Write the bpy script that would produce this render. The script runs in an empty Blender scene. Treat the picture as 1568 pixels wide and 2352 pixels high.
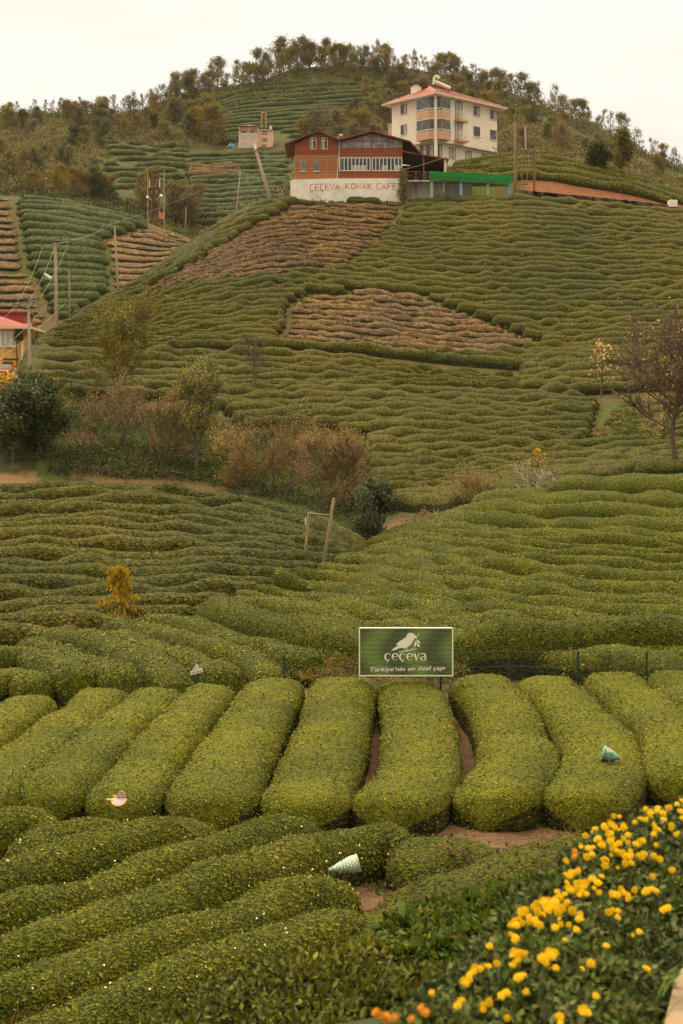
import bpy, math, random
import numpy as np
from mathutils import Vector
R = math.radians
HX, HY, F = 784.0, 960.0, 3267.0     # picture units of a 1568 x 2352 frame: centre column, horizon row, focal length
scene = bpy.context.scene
COL = scene.collection
RNG = np.random.default_rng(7)

# ------------------------------------------------------------------ noise
_T = np.random.default_rng(11).random((8, 256, 256))
def vn(x, y, s=0):
    x = np.asarray(x, float); y = np.asarray(y, float)
    ix = np.floor(x).astype(int); iy = np.floor(y).astype(int)
    fx = x - ix; fy = y - iy
    fx = fx*fx*(3-2*fx); fy = fy*fy*(3-2*fy)
    T = _T[s % 8]
    a = T[ix & 255, iy & 255]; b = T[(ix+1) & 255, iy & 255]
    c = T[ix & 255, (iy+1) & 255]; d = T[(ix+1) & 255, (iy+1) & 255]
    return (a*(1-fx)+b*fx)*(1-fy) + (c*(1-fx)+d*fx)*fy
def fbm(x, y, s=0):
    return vn(x, y, s)*.55 + vn(x*2.1+7, y*2.1+3, s+1)*.28 + vn(x*4.3+1, y*4.3+9, s+2)*.17

# ------------------------------------------------------------------ terrain (height over x and distance)
US = [-500, 0, 50, 100, 300, 450, 600, 700, 850, 1000, 1200, 1400, 1568, 2100]
def zz(*v): return [('z', a) for a in v]
KN = [  # (distance per column, row or height of the top of the cover per column)
 ([.5]*14, zz(*[-1.35]*14)),
 ([4.]*14, zz(*[-1.9]*4, -1.7, -1.6, -1.5, *[-1.4]*7)),
 ([7.]*14, zz(*[-3.3]*4, -3.0, -2.8, -2.5, -2.4, -2.3, -2.2, -2.1, -2.0, -1.9, -1.9)),
 ([9.5]*14, zz(*[-4.7]*4, -4.4, -4.1, -3.8, -3.5, -3.2, -3.1, -3.0, -3.0, -3.0, -3.0)),
 ([13.]*14, zz(*[-6.15]*9, -6.1, -6.0, -5.9, -5.8, -5.8)),
 ([23.4]*14, zz(*[-6.05]*14)),
 ([30.5]*14, zz(*[-5.75]*7, -5.72, -5.7, -5.7, -5.7, -5.7, -5.68, -5.68)),
 ([34.5]*6+[35,35.5]+[36]*6, [1520,1520,1520,1518,1515,1510,1505,1500,1490,1482,1480,1480,1480,1480]),
 ([41]*6+[42,43]+[44]*6, [1440,1440,1440,1438,1430,1425,1406,1395,1375,1362,1350,1347,1345,1340]),
 ([47]*6+[48,49]+[50]*6, [1311,1311,1311,1310,1308,1300,1285,1290,1300,1275,1245,1235,1228,1215]),
 ([54,54,54,54,54,54,54,54,54,58,62,64,66,68], [1194,1194,1194,1194,1194,1198,1205,1212,1249,1182,1110,1082,1060,1030]),
 ([60,60,60,60,60,60,60,60,58,62,66,68,70,72], [1115,1115,1112,1108,1110,1120,1150,1175,1290,1215,1122,1092,1066,1040]),
 ([74,74,74,74,74,74,74,74,74,74,75,76,78,79], [1130,1130,1130,1130,1130,1135,1145,1170,1190,1150,1104,1080,1058,1030]),
 ([84,84,84,84,84,84,84,84,80,82,84,86,88,90], [1075,1075,1080,1085,1090,1095,1110,1120,1130,1120,1085,1060,1040,1010]),
 ([92,92,94,98,100,100,100,100,100,100,100,100,100,100], [1000,1000,960,925,940,950,945,945,950,950,945,940,930,910]),
 ([110,110,114,116,118,118,118,118,118,118,118,118,118,118], [905,905,860,805,802,802,802,805,818,830,835,820,800,780]),
 ([130,130,120,120,121,121,121,121,121,121,121,121,121,121], [885,885,830,778,776,774,774,776,786,802,812,797,782,760]),
 ([150,150,122,122,134,142,145,145,145,145,145,145,145,145], [868,868,815,770,654,565,550,560,570,570,570,575,580,590]),
 ([165,162,126,125,138,150,160,163,163,163,163,163,163,163], [850,850,812,768,645,545,462,456,456,458,447,462,480,500]),
 ([172,172,152,150,155,165,172,170,170,170,168,168,168,168], [845,845,830,820,700,620,525,455,452,450,440,458,474,498]),
 ([180,180,170,168,165,170,176,178,178,173,171,171,171,171], [835,835,820,800,740,660,560,470,430,408,404,420,448,480]),
 ([186,186,180,178,175,180,186,190,190,182,184,182,180,180], [800,800,800,790,750,690,590,520,420,384,352,384,438,470]),
 ([192,192,192,192,195,200,212,215,215,215,215,215,215,215], [755,755,755,750,705,650,620,570,510,470,430,440,490,520]),
 ([245,245,244,243,235,232,236,240,245,250,250,250,250,250], [442,442,445,452,493,543,590,570,520,480,440,450,490,520]),
 ([275,275,275,272,265,265,270,275,280,285,290,290,290,290], [470,470,475,480,540,585,560,520,490,460,430,440,480,510]),
 ([330]*14, [430,430,430,430,450,480,450,420,405,395,372,390,430,470]),
 ([410]*14, [340,340,340,340,348,345,332,318,305,300,300,350,408,460]),
 ([470]*14, [292,292,290,290,290,262,240,228,215,220,256,325,398,450]),
 ([520]*14, [264,264,262,258,262,208,182,152,150,166,226,308,392,445]),
 ([600]*14, [300,300,300,300,300,250,225,195,195,210,270,350,430,480]),
 ([900]*14, [420]*14),
]
OFFT = 0.6
def _hermite(xs, ys, xq):
    xs = np.asarray(xs, float); ys = np.asarray(ys, float)
    h = np.diff(xs); dl = np.diff(ys)/h
    m = np.zeros_like(ys); m[0] = dl[0]; m[-1] = dl[-1]
    for i in range(1, len(xs)-1):
        if dl[i-1]*dl[i] > 0:
            w1 = 2*h[i]+h[i-1]; w2 = h[i]+2*h[i-1]
            m[i] = (w1+w2)/(w1/dl[i-1]+w2/dl[i])
    k = np.clip(np.searchsorted(xs, xq)-1, 0, len(xs)-2)
    t = np.clip((xq-xs[k])/h[k], 0, 1); t2 = t*t; t3 = t2*t
    return (2*t3-3*t2+1)*ys[k] + (t3-2*t2+t)*h[k]*m[k] + (-2*t3+3*t2)*ys[k+1] + (t3-t2)*h[k]*m[k+1]
UG = np.arange(-1500, 3101, 10.0)
DG = np.geomspace(0.5, 900, 620)
_kd = []; _kz = []
for ds, ys in KN:
    zs = [v[1] if isinstance(v, tuple) else (HY-v)/F*d for v, d in zip(ys, ds)]
    _kd.append(_hermite(US, ds, UG)); _kz.append(_hermite(US, zs, UG))
_kd = np.array(_kd); _kz = np.array(_kz)
ZT = np.array([_hermite(_kd[:, i], _kz[:, i], DG) for i in range(len(UG))])
_k = np.array([1, 4, 6, 4, 1.])/16
for _ in range(3):
    P_ = np.pad(ZT, ((2, 2), (0, 0)), 'edge')
    ZT = sum(_k[j]*P_[j:j+len(UG)] for j in range(5))
ZT = ZT - OFFT
_X = (UG[:, None]-HX)/F*DG[None, :]; _Y = np.broadcast_to(DG[None, :], _X.shape)
_am = np.clip((DG-34)/40, 0, 1)*.16 + np.clip((DG-260)/80, 0, 1)*3.0
ZT = ZT + (fbm(_X/9, _Y/9, 3)-.5)*_am[None, :]*1.2 * np.where(DG > 250, np.clip((fbm(_X/30, _Y/30, 5))*1.6, 0, 1.4), 1.0)
LDG = np.log(DG)
def ground(x, y):
    x = np.asarray(x, float); y = np.maximum(np.asarray(y, float), .5)
    u = HX + F*x/y
    fu = np.clip((u-UG[0])/10, 0, len(UG)-1.001)
    fd = np.clip((np.log(y)-LDG[0])/(LDG[1]-LDG[0]), 0, len(DG)-1.001)
    i = fu.astype(int); j = fd.astype(int); a = fu-i; b = fd-j
    return (ZT[i, j]*(1-a)+ZT[i+1, j]*a)*(1-b) + (ZT[i, j+1]*(1-a)+ZT[i+1, j+1]*a)*b
def hit(u, y, dmin, dmax, off=OFFT):
    """where the sight line of picture point (u, y) meets the cover (ground + off): world points and a validity mask"""
    u = np.atleast_1d(np.asarray(u, float)); y = np.atleast_1d(np.asarray(y, float))
    j0 = max(0, np.searchsorted(DG, dmin)-1); j1 = min(len(DG), np.searchsorted(DG, dmax)+1)
    d = DG[j0:j1]
    fu = np.clip((u-UG[0])/10, 0, len(UG)-1.001); i = fu.astype(int); a = (fu-i)[:, None]
    zs = ZT[i, j0:j1]*(1-a) + ZT[i+1, j0:j1]*a + off
    g = zs - (HY-y)[:, None]/F*d[None, :]          # above the sight line when positive
    up = (g[:, 1:] >= 0) & (g[:, :-1] < 0)
    ok = up.any(1); k = np.where(ok, up.argmax(1), 0)
    r = np.arange(len(u)); g0 = g[r, k]; g1 = g[r, k+1]
    t = np.where(ok, -g0/np.where(np.abs(g1-g0) < 1e-9, 1, g1-g0), 0)
    dd = d[k]*(1-t) + d[np.minimum(k+1, len(d)-1)]*t
    x = (u-HX)/F*dd
    return np.stack([x, dd, (HY-y)/F*dd-off], 1), ok
def at(u, d):
    x = (u-HX)/F*d
    return (x, d, float(ground(x, d)))
def inpoly(u, y, poly):
    u = np.asarray(u, float); y = np.asarray(y, float); res = np.zeros(u.shape, bool)
    n = len(poly)
    for i in range(n):
        x0, y0 = poly[i]; x1, y1 = poly[(i+1) % n]
        if y0 == y1: continue
        c = ((y0 > y) != (y1 > y)) & (u < (x1-x0)*(y-y0)/(y1-y0)+x0)
        res ^= c
    return res

# ------------------------------------------------------------------ objects
def tag(o, label=None, cat=None, group=None, kind=None):
    if label: o['label'] = label
    if cat: o['category'] = cat
    if group: o['group'] = group
    if kind: o['kind'] = kind
    return o
def link(o, parent=None):
    COL.objects.link(o)
    if parent is not None: o.parent = parent
    return o
def empty(name, loc=(0, 0, 0), rz=0.0):
    o = bpy.data.objects.new(name, None); o.empty_display_size = .3
    o.location = loc; o.rotation_euler = (0, 0, rz)
    return link(o)
def quads(name, V, Q, mats, mi=None, parent=None, smooth=True, loc=None):
    V = np.asarray(V, np.float32); Q = np.asarray(Q, np.int32)
    me = bpy.data.meshes.new(name)
    me.vertices.add(len(V)); me.vertices.foreach_set('co', V.ravel())
    k = Q.shape[1]
    me.loops.add(Q.size); me.loops.foreach_set('vertex_index', Q.ravel())
    me.polygons.add(len(Q))
    me.polygons.foreach_set('loop_start', np.arange(0, Q.size, k, dtype=np.int32))
    if mi is not None: me.polygons.foreach_set('material_index', np.asarray(mi, np.int32))
    me.polygons.foreach_set('use_smooth', np.full(len(Q), smooth))
    for m in mats: me.materials.append(m)
    me.update(calc_edges=True)
    o = bpy.data.objects.new(name, me)
    if loc is not None: o.location = loc
    return link(o, parent)
class MB:
    def __init__(s): s.v = []; s.f = []; s.m = []
    def add(s, vs, fs, m=0):
        b = len(s.v); s.v += [tuple(map(float, p)) for p in vs]
        s.f += [tuple(b+i for i in f) for f in fs]; s.m += [m]*len(fs); return s
    def box(s, x0, y0, z0, x1, y1, z1, m=0):
        vs = [(x0,y0,z0),(x1,y0,z0),(x1,y1,z0),(x0,y1,z0),(x0,y0,z1),(x1,y0,z1),(x1,y1,z1),(x0,y1,z1)]
        return s.add(vs, [(0,3,2,1),(4,5,6,7),(0,1,5,4),(1,2,6,5),(2,3,7,6),(3,0,4,7)], m)
    def tube(s, pts, rs, n=6, m=0, cap=True):
        pts = [Vector(p) for p in pts]
        if not hasattr(rs, '__len__'): rs = [rs]*len(pts)
        vs = []
        for i, p in enumerate(pts):
            t = (pts[min(i+1, len(pts)-1)]-pts[max(i-1, 0)]).normalized()
            a = t.cross(Vector((0.13, .21, 1)) if abs(t.z) < .9 else Vector((1, .1, 0))).normalized(); b = t.cross(a)
            for k in range(n):
                an = 2*math.pi*k/n
                vs.append(p + (a*math.cos(an)+b*math.sin(an))*rs[i])
        fs = [(i*n+k, i*n+(k+1) % n, (i+1)*n+(k+1) % n, (i+1)*n+k) for i in range(len(pts)-1) for k in range(n)]
        if cap: fs += [tuple(range(n-1, -1, -1)), tuple(range((len(pts)-1)*n, len(pts)*n))]
        return s.add(vs, fs, m)
    def prism(s, poly, y0, y1, m=0):
        """poly in (x, z) extruded along y"""
        n = len(poly)
        vs = [(x, y0, z) for x, z in poly] + [(x, y1, z) for x, z in poly]
        fs = [tuple(range(n)), tuple(range(2*n-1, n-1, -1))] + [(i, i+n, (i+1) % n+n, (i+1) % n) for i in range(n)]
        return s.add(vs, fs, m)
    def build(s, name, mats, parent=None, smooth=False, loc=None, rz=0, bevel=0):
        me = bpy.data.meshes.new(name); me.from_pydata(s.v, [], s.f)
        if not isinstance(mats, (list, tuple)): mats = [mats]
        for m in mats: me.materials.append(m)
        me.polygons.foreach_set('material_index', s.m)
        if smooth: me.polygons.foreach_set('use_smooth', [True]*len(s.f))
        me.update()
        o = bpy.data.objects.new(name, me)
        if loc is not None: o.location = loc
        o.rotation_euler = (0, 0, rz)
        if bevel:
            b = o.modifiers.new('bevel', 'BEVEL'); b.width = bevel; b.segments = 2; b.limit_method = 'ANGLE'
        return link(o, parent)
def copy_tree(o, parent=None):
    c = o.copy(); link(c, parent)
    for ch in list(o.children): copy_tree(ch, c)
    return c

# ------------------------------------------------------------------ materials
def newmat(name):
    m = bpy.data.materials.new(name); m.use_nodes = True
    nt = m.node_tree; nt.nodes.clear()
    out = nt.nodes.new('ShaderNodeOutputMaterial')
    return m, nt, out
def nd(nt, t, **kw):
    n = nt.nodes.new(t)
    for k, v in kw.items():
        if k.startswith('i_'):
            key = k[2:].replace('_', ' ')
            n.inputs[int(key) if key.isdigit() else key].default_value = v
        else: setattr(n, k, v)
    return n
def ramp(nt, cols, pos=None, interp='LINEAR'):
    n = nt.nodes.new('ShaderNodeValToRGB'); cr = n.color_ramp; cr.interpolation = interp
    k = len(cols)
    pos = pos or [i/(k-1) for i in range(k)]
    while len(cr.elements) < k: cr.elements.new(.5)
    for e, p, c in zip(cr.elements, pos, cols): e.position = p; e.color = (*c, 1)
    return n
def mixc(nt, a, b, f, mode='MIX'):
    n = nt.nodes.new('ShaderNodeMix'); n.data_type = 'RGBA'; n.blend_type = mode
    for sock, v in ((n.inputs[6], a), (n.inputs[7], b), (n.inputs[0], f)):
        if hasattr(v, 'is_linked'): nt.links.new(v, sock)
        elif isinstance(v, tuple): sock.default_value = (*v, 1)
        else: sock.default_value = v
    return n.outputs[2]
def noise(nt, scale, detail=3, vec=None, rough=.55):
    n = nd(nt, 'ShaderNodeTexNoise'); n.inputs['Scale'].default_value = scale
    n.inputs['Detail'].default_value = detail; n.inputs['Roughness'].default_value = rough
    if vec is not None: nt.links.new(vec, n.inputs['Vector'])
    return n.outputs['Fac']
def mrange(nt, v, a, b, c, d):
    n = nd(nt, 'ShaderNodeMapRange'); nt.links.new(v, n.inputs[0])
    for i, q in enumerate((a, b, c, d)): n.inputs[i+1].default_value = q
    return n.outputs[0]
def leafmat(name, cols, big=.12, trans=.25, rough=.6, tint=(1.22, 1.12, .8), objvar=.0, spec=.13, pos=None, big2=(.78, .80, .9)):
    m, nt, out = newmat(name)
    geo = nd(nt, 'ShaderNodeNewGeometry')
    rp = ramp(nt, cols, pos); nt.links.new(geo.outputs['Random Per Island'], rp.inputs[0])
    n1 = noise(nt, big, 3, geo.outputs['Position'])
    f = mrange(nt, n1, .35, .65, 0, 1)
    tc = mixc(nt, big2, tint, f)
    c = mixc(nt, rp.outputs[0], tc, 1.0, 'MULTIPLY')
    if objvar:
        oi = nd(nt, 'ShaderNodeObjectInfo')
        v = mrange(nt, oi.outputs['Random'], 0, 1, 1-objvar, 1+objvar)
        h = nd(nt, 'ShaderNodeHueSaturation'); nt.links.new(c, h.inputs['Color']); nt.links.new(v, h.inputs['Value'])
        hv = mrange(nt, oi.outputs['Random'], 0, 1, .5+objvar*.05, .5-objvar*.05); nt.links.new(hv, h.inputs['Hue'])
        c = h.outputs[0]
    p = nd(nt, 'ShaderNodeBsdfPrincipled'); nt.links.new(c, p.inputs['Base Color'])
    p.inputs['Roughness'].default_value = rough; p.inputs['Specular IOR Level'].default_value = spec
    tr = nd(nt, 'ShaderNodeBsdfTranslucent'); nt.links.new(c, tr.inputs['Color'])
    mx = nd(nt, 'ShaderNodeMixShader'); mx.inputs[0].default_value = trans
    nt.links.new(p.outputs[0], mx.inputs[1]); nt.links.new(tr.outputs[0], mx.inputs[2])
    nt.links.new(mx.outputs[0], out.inputs[0])
    return m
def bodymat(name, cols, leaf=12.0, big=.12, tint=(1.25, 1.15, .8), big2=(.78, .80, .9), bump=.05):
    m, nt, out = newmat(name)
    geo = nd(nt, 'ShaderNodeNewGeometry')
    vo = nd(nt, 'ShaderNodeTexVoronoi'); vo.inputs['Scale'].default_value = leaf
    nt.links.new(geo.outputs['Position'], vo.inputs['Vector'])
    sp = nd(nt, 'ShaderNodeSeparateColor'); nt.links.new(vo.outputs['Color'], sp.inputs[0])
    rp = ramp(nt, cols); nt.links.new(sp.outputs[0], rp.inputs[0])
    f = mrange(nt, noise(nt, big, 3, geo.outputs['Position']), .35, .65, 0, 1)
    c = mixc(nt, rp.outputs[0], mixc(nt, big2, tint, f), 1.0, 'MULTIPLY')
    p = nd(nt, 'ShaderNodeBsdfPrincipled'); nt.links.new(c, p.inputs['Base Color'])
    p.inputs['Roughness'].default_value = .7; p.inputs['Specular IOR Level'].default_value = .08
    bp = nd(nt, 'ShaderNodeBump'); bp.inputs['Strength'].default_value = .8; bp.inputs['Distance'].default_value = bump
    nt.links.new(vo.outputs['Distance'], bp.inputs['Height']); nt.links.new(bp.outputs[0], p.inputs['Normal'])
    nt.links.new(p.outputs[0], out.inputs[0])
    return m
def plain(name, col, rough=.6, var=.15, scale=3.0, metal=0, bump=.0, spec=.4, dirt=None, dirtamt=.35, stretch=None, bscale=None):
    m, nt, out = newmat(name)
    tc = nd(nt, 'ShaderNodeTexCoord'); vec = tc.outputs['Object']
    if stretch:
        mp = nd(nt, 'ShaderNodeMapping'); mp.inputs['Scale'].default_value = stretch
        nt.links.new(vec, mp.inputs[0]); vec = mp.outputs[0]
    n1 = noise(nt, scale, 5, vec)
    lo = tuple(c*(1-var) for c in col); hi = tuple(min(1, c*(1+var)) for c in col)
    c = mixc(nt, lo, hi, mrange(nt, n1, .3, .7, 0, 1))
    if dirt:
        f = mrange(nt, noise(nt, scale*.37, 6, vec), .5, .75, 0, dirtamt); c = mixc(nt, c, dirt, f)
    p = nd(nt, 'ShaderNodeBsdfPrincipled'); nt.links.new(c, p.inputs['Base Color'])
    p.inputs['Roughness'].default_value = rough; p.inputs['Metallic'].default_value = metal
    p.inputs['Specular IOR Level'].default_value = spec
    if bump:
        bp = nd(nt, 'ShaderNodeBump'); bp.inputs['Distance'].default_value = bump; bp.inputs['Strength'].default_value = .7
        nt.links.new(noise(nt, bscale or scale*4, 4, vec), bp.inputs['Height']); nt.links.new(bp.outputs[0], p.inputs['Normal'])
    nt.links.new(p.outputs[0], out.inputs[0])
    return m

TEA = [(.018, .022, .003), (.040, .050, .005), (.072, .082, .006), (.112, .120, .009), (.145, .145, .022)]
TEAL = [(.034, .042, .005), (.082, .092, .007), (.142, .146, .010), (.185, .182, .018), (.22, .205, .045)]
TEAM = [(.016, .020, .004), (.038, .043, .006), (.068, .072, .009), (.112, .106, .016)]
TEAF = [(.022, .032, .007), (.040, .054, .010), (.066, .080, .014)]
BRN = [(.042, .022, .010), (.082, .045, .020), (.125, .072, .034), (.175, .112, .058), (.060, .062, .016)]
BRNB = [(.072, .042, .021), (.128, .080, .041), (.195, .130, .072), (.072, .074, .020)]
M = {}
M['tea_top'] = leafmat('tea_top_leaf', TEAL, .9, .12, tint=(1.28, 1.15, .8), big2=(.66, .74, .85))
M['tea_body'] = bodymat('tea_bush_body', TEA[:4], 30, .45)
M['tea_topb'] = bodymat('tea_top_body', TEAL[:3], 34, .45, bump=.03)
M['skirt'] = bodymat('woody_shaded_skirt', [(.012, .014, .005), (.026, .026, .009), (.045, .038, .014)], 14, .5, bump=.05)  # twiggy hedge foot, with the shade of the grooves between rows painted in
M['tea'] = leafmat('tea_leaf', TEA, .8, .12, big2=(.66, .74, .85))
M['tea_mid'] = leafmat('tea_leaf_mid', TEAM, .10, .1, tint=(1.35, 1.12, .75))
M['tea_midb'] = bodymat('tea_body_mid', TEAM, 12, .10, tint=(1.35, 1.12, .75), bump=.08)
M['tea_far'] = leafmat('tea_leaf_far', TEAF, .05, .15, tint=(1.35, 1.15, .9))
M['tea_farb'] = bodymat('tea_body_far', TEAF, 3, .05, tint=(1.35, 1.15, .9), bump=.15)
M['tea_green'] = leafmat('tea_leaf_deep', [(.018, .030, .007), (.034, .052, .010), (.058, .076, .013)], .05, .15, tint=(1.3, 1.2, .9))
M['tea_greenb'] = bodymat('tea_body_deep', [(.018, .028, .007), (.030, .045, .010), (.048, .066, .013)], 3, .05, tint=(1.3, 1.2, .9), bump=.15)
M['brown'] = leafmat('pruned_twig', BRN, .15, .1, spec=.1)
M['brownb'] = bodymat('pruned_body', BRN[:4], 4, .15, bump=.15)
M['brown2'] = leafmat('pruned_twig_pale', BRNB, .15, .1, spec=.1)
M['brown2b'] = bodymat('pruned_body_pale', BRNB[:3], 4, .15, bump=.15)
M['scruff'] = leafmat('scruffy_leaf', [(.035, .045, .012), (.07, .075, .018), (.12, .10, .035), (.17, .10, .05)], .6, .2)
# ------------------------------------------------------------------ sky, sun, camera
def setup():
    w = bpy.data.worlds.new('World'); scene.world = w; w.use_nodes = True
    nt = w.node_tree; nt.nodes.clear()
    out = nd(nt, 'ShaderNodeOutputWorld')
    sky = nd(nt, 'ShaderNodeTexSky'); sky.sky_type = 'NISHITA'; sky.sun_disc = False
    sky.sun_elevation = R(54); sky.sun_rotation = R(-50); sky.dust_density = 4
    b1 = nd(nt, 'ShaderNodeBackground'); b1.inputs[1].default_value = .012
    nt.links.new(sky.outputs[0], b1.inputs[0])
    # the cloud layer: an overcast sky, brighter overhead than at the horizon, faintly mottled
    tc = nd(nt, 'ShaderNodeTexCoord'); sx = nd(nt, 'ShaderNodeSeparateXYZ'); nt.links.new(tc.outputs['Generated'], sx.inputs[0])
    mp = nd(nt, 'ShaderNodeMapping'); mp.inputs['Scale'].default_value = (1.6, 1.6, 7); nt.links.new(tc.outputs['Generated'], mp.inputs[0])
    cl = mrange(nt, noise(nt, 2.2, 4, mp.outputs[0]), .35, .7, 0, 1)
    col = mixc(nt, (.92, .86, .765), (1.04, 1.0, .92), cl)
    col = mixc(nt, col, (1.0, .85, .58), mrange(nt, sx.outputs[2], .3, .8, 0, 1))
    st = mrange(nt, sx.outputs[2], 0.32, .9, 1.04, 4.4)
    az = mrange(nt, sx.outputs[1], -.8, .5, .48, 1.0); mu = nd(nt, 'ShaderNodeMath', operation='MULTIPLY'); nt.links.new(st, mu.inputs[0]); nt.links.new(az, mu.inputs[1]); st = mu.outputs[0]
    b2 = nd(nt, 'ShaderNodeBackground'); nt.links.new(col, b2.inputs[0]); nt.links.new(st, b2.inputs[1])
    ad = nd(nt, 'ShaderNodeAddShader'); nt.links.new(b1.outputs[0], ad.inputs[0]); nt.links.new(b2.outputs[0], ad.inputs[1])
    nt.links.new(ad.outputs[0], out.inputs[0])
    L = bpy.data.lights.new('sun', 'SUN'); L.energy = 2.3; L.angle = R(16); L.color = (1, .86, .55)
    so = bpy.data.objects.new('sun', L); link(so)
    dirv = Vector((-.45, .38, .80)).normalized()
    so.rotation_euler = dirv.to_track_quat('Z', 'Y').to_euler()
    cam = bpy.data.cameras.new('camera'); co = bpy.data.objects.new('camera', cam); link(co)
    cam.sensor_fit = 'VERTICAL'; cam.sensor_height = 36; cam.lens = 36*F/2352
    cam.shift_y = -(1176-HY)/2352.0
    cam.clip_start = .1; cam.clip_end = 3000
    cam.dof.use_dof = True; cam.dof.focus_distance = 34; cam.dof.aperture_fstop = 5.0
    co.rotation_euler = (R(90), 0, 0); scene.camera = co
    vs = scene.view_settings; vs.view_transform = 'Standard'; vs.look = 'None'; vs.exposure = 0.0; vs.gamma = 1
    scene.cycles.max_bounces = 5; scene.cycles.transparent_max_bounces = 4
setup()
def haze():
    m = MB(); m.box(-1300, -20, -60, 1500, 1000, 260); o = m.build('haze', []); me = o.data
    mt = bpy.data.materials.new('haze_air'); mt.use_nodes = True; nt = mt.node_tree; nt.nodes.clear(); out = nd(nt, 'ShaderNodeOutputMaterial')
    v = nd(nt, 'ShaderNodeVolumePrincipled'); v.inputs['Color'].default_value = (.95, .84, .66, 1); v.inputs['Density'].default_value = HZ; v.inputs['Anisotropy'].default_value = .3
    nt.links.new(v.outputs[0], out.inputs['Volume']); me.materials.append(mt); tag(o, 'thin warm haze over the whole valley', 'haze', kind='stuff')
HZ = .00006
haze()

# ------------------------------------------------------------------ ground sheet
def terrain():
    n, m = len(UG), len(DG)
    V = np.stack([_X, _Y, ZT], 2).reshape(-1, 3)
    idx = np.arange(n*m).reshape(n, m)
    Q = np.stack([idx[:-1, :-1], idx[1:, :-1], idx[1:, 1:], idx[:-1, 1:]], 2).reshape(-1, 4)
    # what the ground is made of, by place
    u = np.broadcast_to(UG[:, None], _X.shape); d = _Y
    y = HY - (ZT+OFFT)*F/d
    C = np.zeros((n, m, 4), np.float32); C[..., 3] = 1
    C[..., :3] = (.085, .062, .026)
    def setc(mask, c, k=1.0): C[mask, :3] = C[mask, :3]*(1-k) + np.array(c)*k
    setc((d > 78) & (d < 190), (.075, .060, .022))
    setc((d > 12.5) & (d < 31), (.125, .075, .042))
    setc(d < 12.5, (.05, .05, .018))
    setc((d > 4) & (d < 13) & (u > 800), (.05, .06, .02))
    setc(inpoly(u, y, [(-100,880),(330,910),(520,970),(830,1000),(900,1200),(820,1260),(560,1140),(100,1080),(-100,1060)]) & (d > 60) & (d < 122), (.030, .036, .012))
    setc(d > 250, (.060, .060, .024))
    g = fbm(_X/2.5, _Y/2.5, 1)
    setc((g > .56) & (d > 31) & (d < 250), (.055, .075, .016), .8)
    setc((g < .40) & (d > 40) & (d < 165), (.13, .075, .030), .6)
    for poly, c, d0, d1 in ZONES:
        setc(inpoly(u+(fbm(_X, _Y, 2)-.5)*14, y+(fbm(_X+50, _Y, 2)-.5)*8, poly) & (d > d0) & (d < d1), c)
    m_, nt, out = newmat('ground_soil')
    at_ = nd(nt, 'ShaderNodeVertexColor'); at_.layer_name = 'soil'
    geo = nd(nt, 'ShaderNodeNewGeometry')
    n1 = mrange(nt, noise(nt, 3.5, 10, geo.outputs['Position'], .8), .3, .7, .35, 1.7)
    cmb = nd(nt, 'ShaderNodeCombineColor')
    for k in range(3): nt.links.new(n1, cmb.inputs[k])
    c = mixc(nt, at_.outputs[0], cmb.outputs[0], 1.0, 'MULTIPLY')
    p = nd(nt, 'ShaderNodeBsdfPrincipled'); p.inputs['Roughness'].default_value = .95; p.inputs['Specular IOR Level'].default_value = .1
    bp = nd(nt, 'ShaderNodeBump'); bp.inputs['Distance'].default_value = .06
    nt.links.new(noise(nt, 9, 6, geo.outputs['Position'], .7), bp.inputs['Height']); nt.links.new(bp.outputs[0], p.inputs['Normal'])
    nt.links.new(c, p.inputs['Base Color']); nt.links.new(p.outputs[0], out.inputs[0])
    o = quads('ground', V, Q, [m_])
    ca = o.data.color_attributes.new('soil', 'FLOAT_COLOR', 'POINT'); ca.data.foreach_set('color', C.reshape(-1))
    tag(o, kind='structure')
ZONES = [
 ([(1185,400),(1300,402),(1440,415),(1620,470),(1620,520),(1400,468),(1215,446)], (.20, .085, .042), 163, 176),
 ([(1350,1005),(1430,920),(1510,930),(1515,1010)], (.070, .078, .018), 80, 120),
 ([(1470,920),(1540,930),(1530,990),(1500,990)], (.15, .10, .04), 80, 120),
 ([(1100,885),(1260,880),(1340,905),(1200,912),(1110,905)], (.22, .15, .035), 90, 130),
 ([(-60,1060),(90,1065),(95,1140),(-60,1150)], (.15, .09, .045), 70, 95),
 ([(150,960),(230,970),(260,1040),(190,1030)], (.09, .055, .03), 80, 100),
 ([(740,1470),(840,1480),(860,1600),(760,1600),(600,1440)], (.20, .13, .05), 30.5, 37),
 ([(940,655),(960,650),(1240,775),(1190,795)], (.10, .15, .02), 120, 160),
]
terrain()

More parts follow.
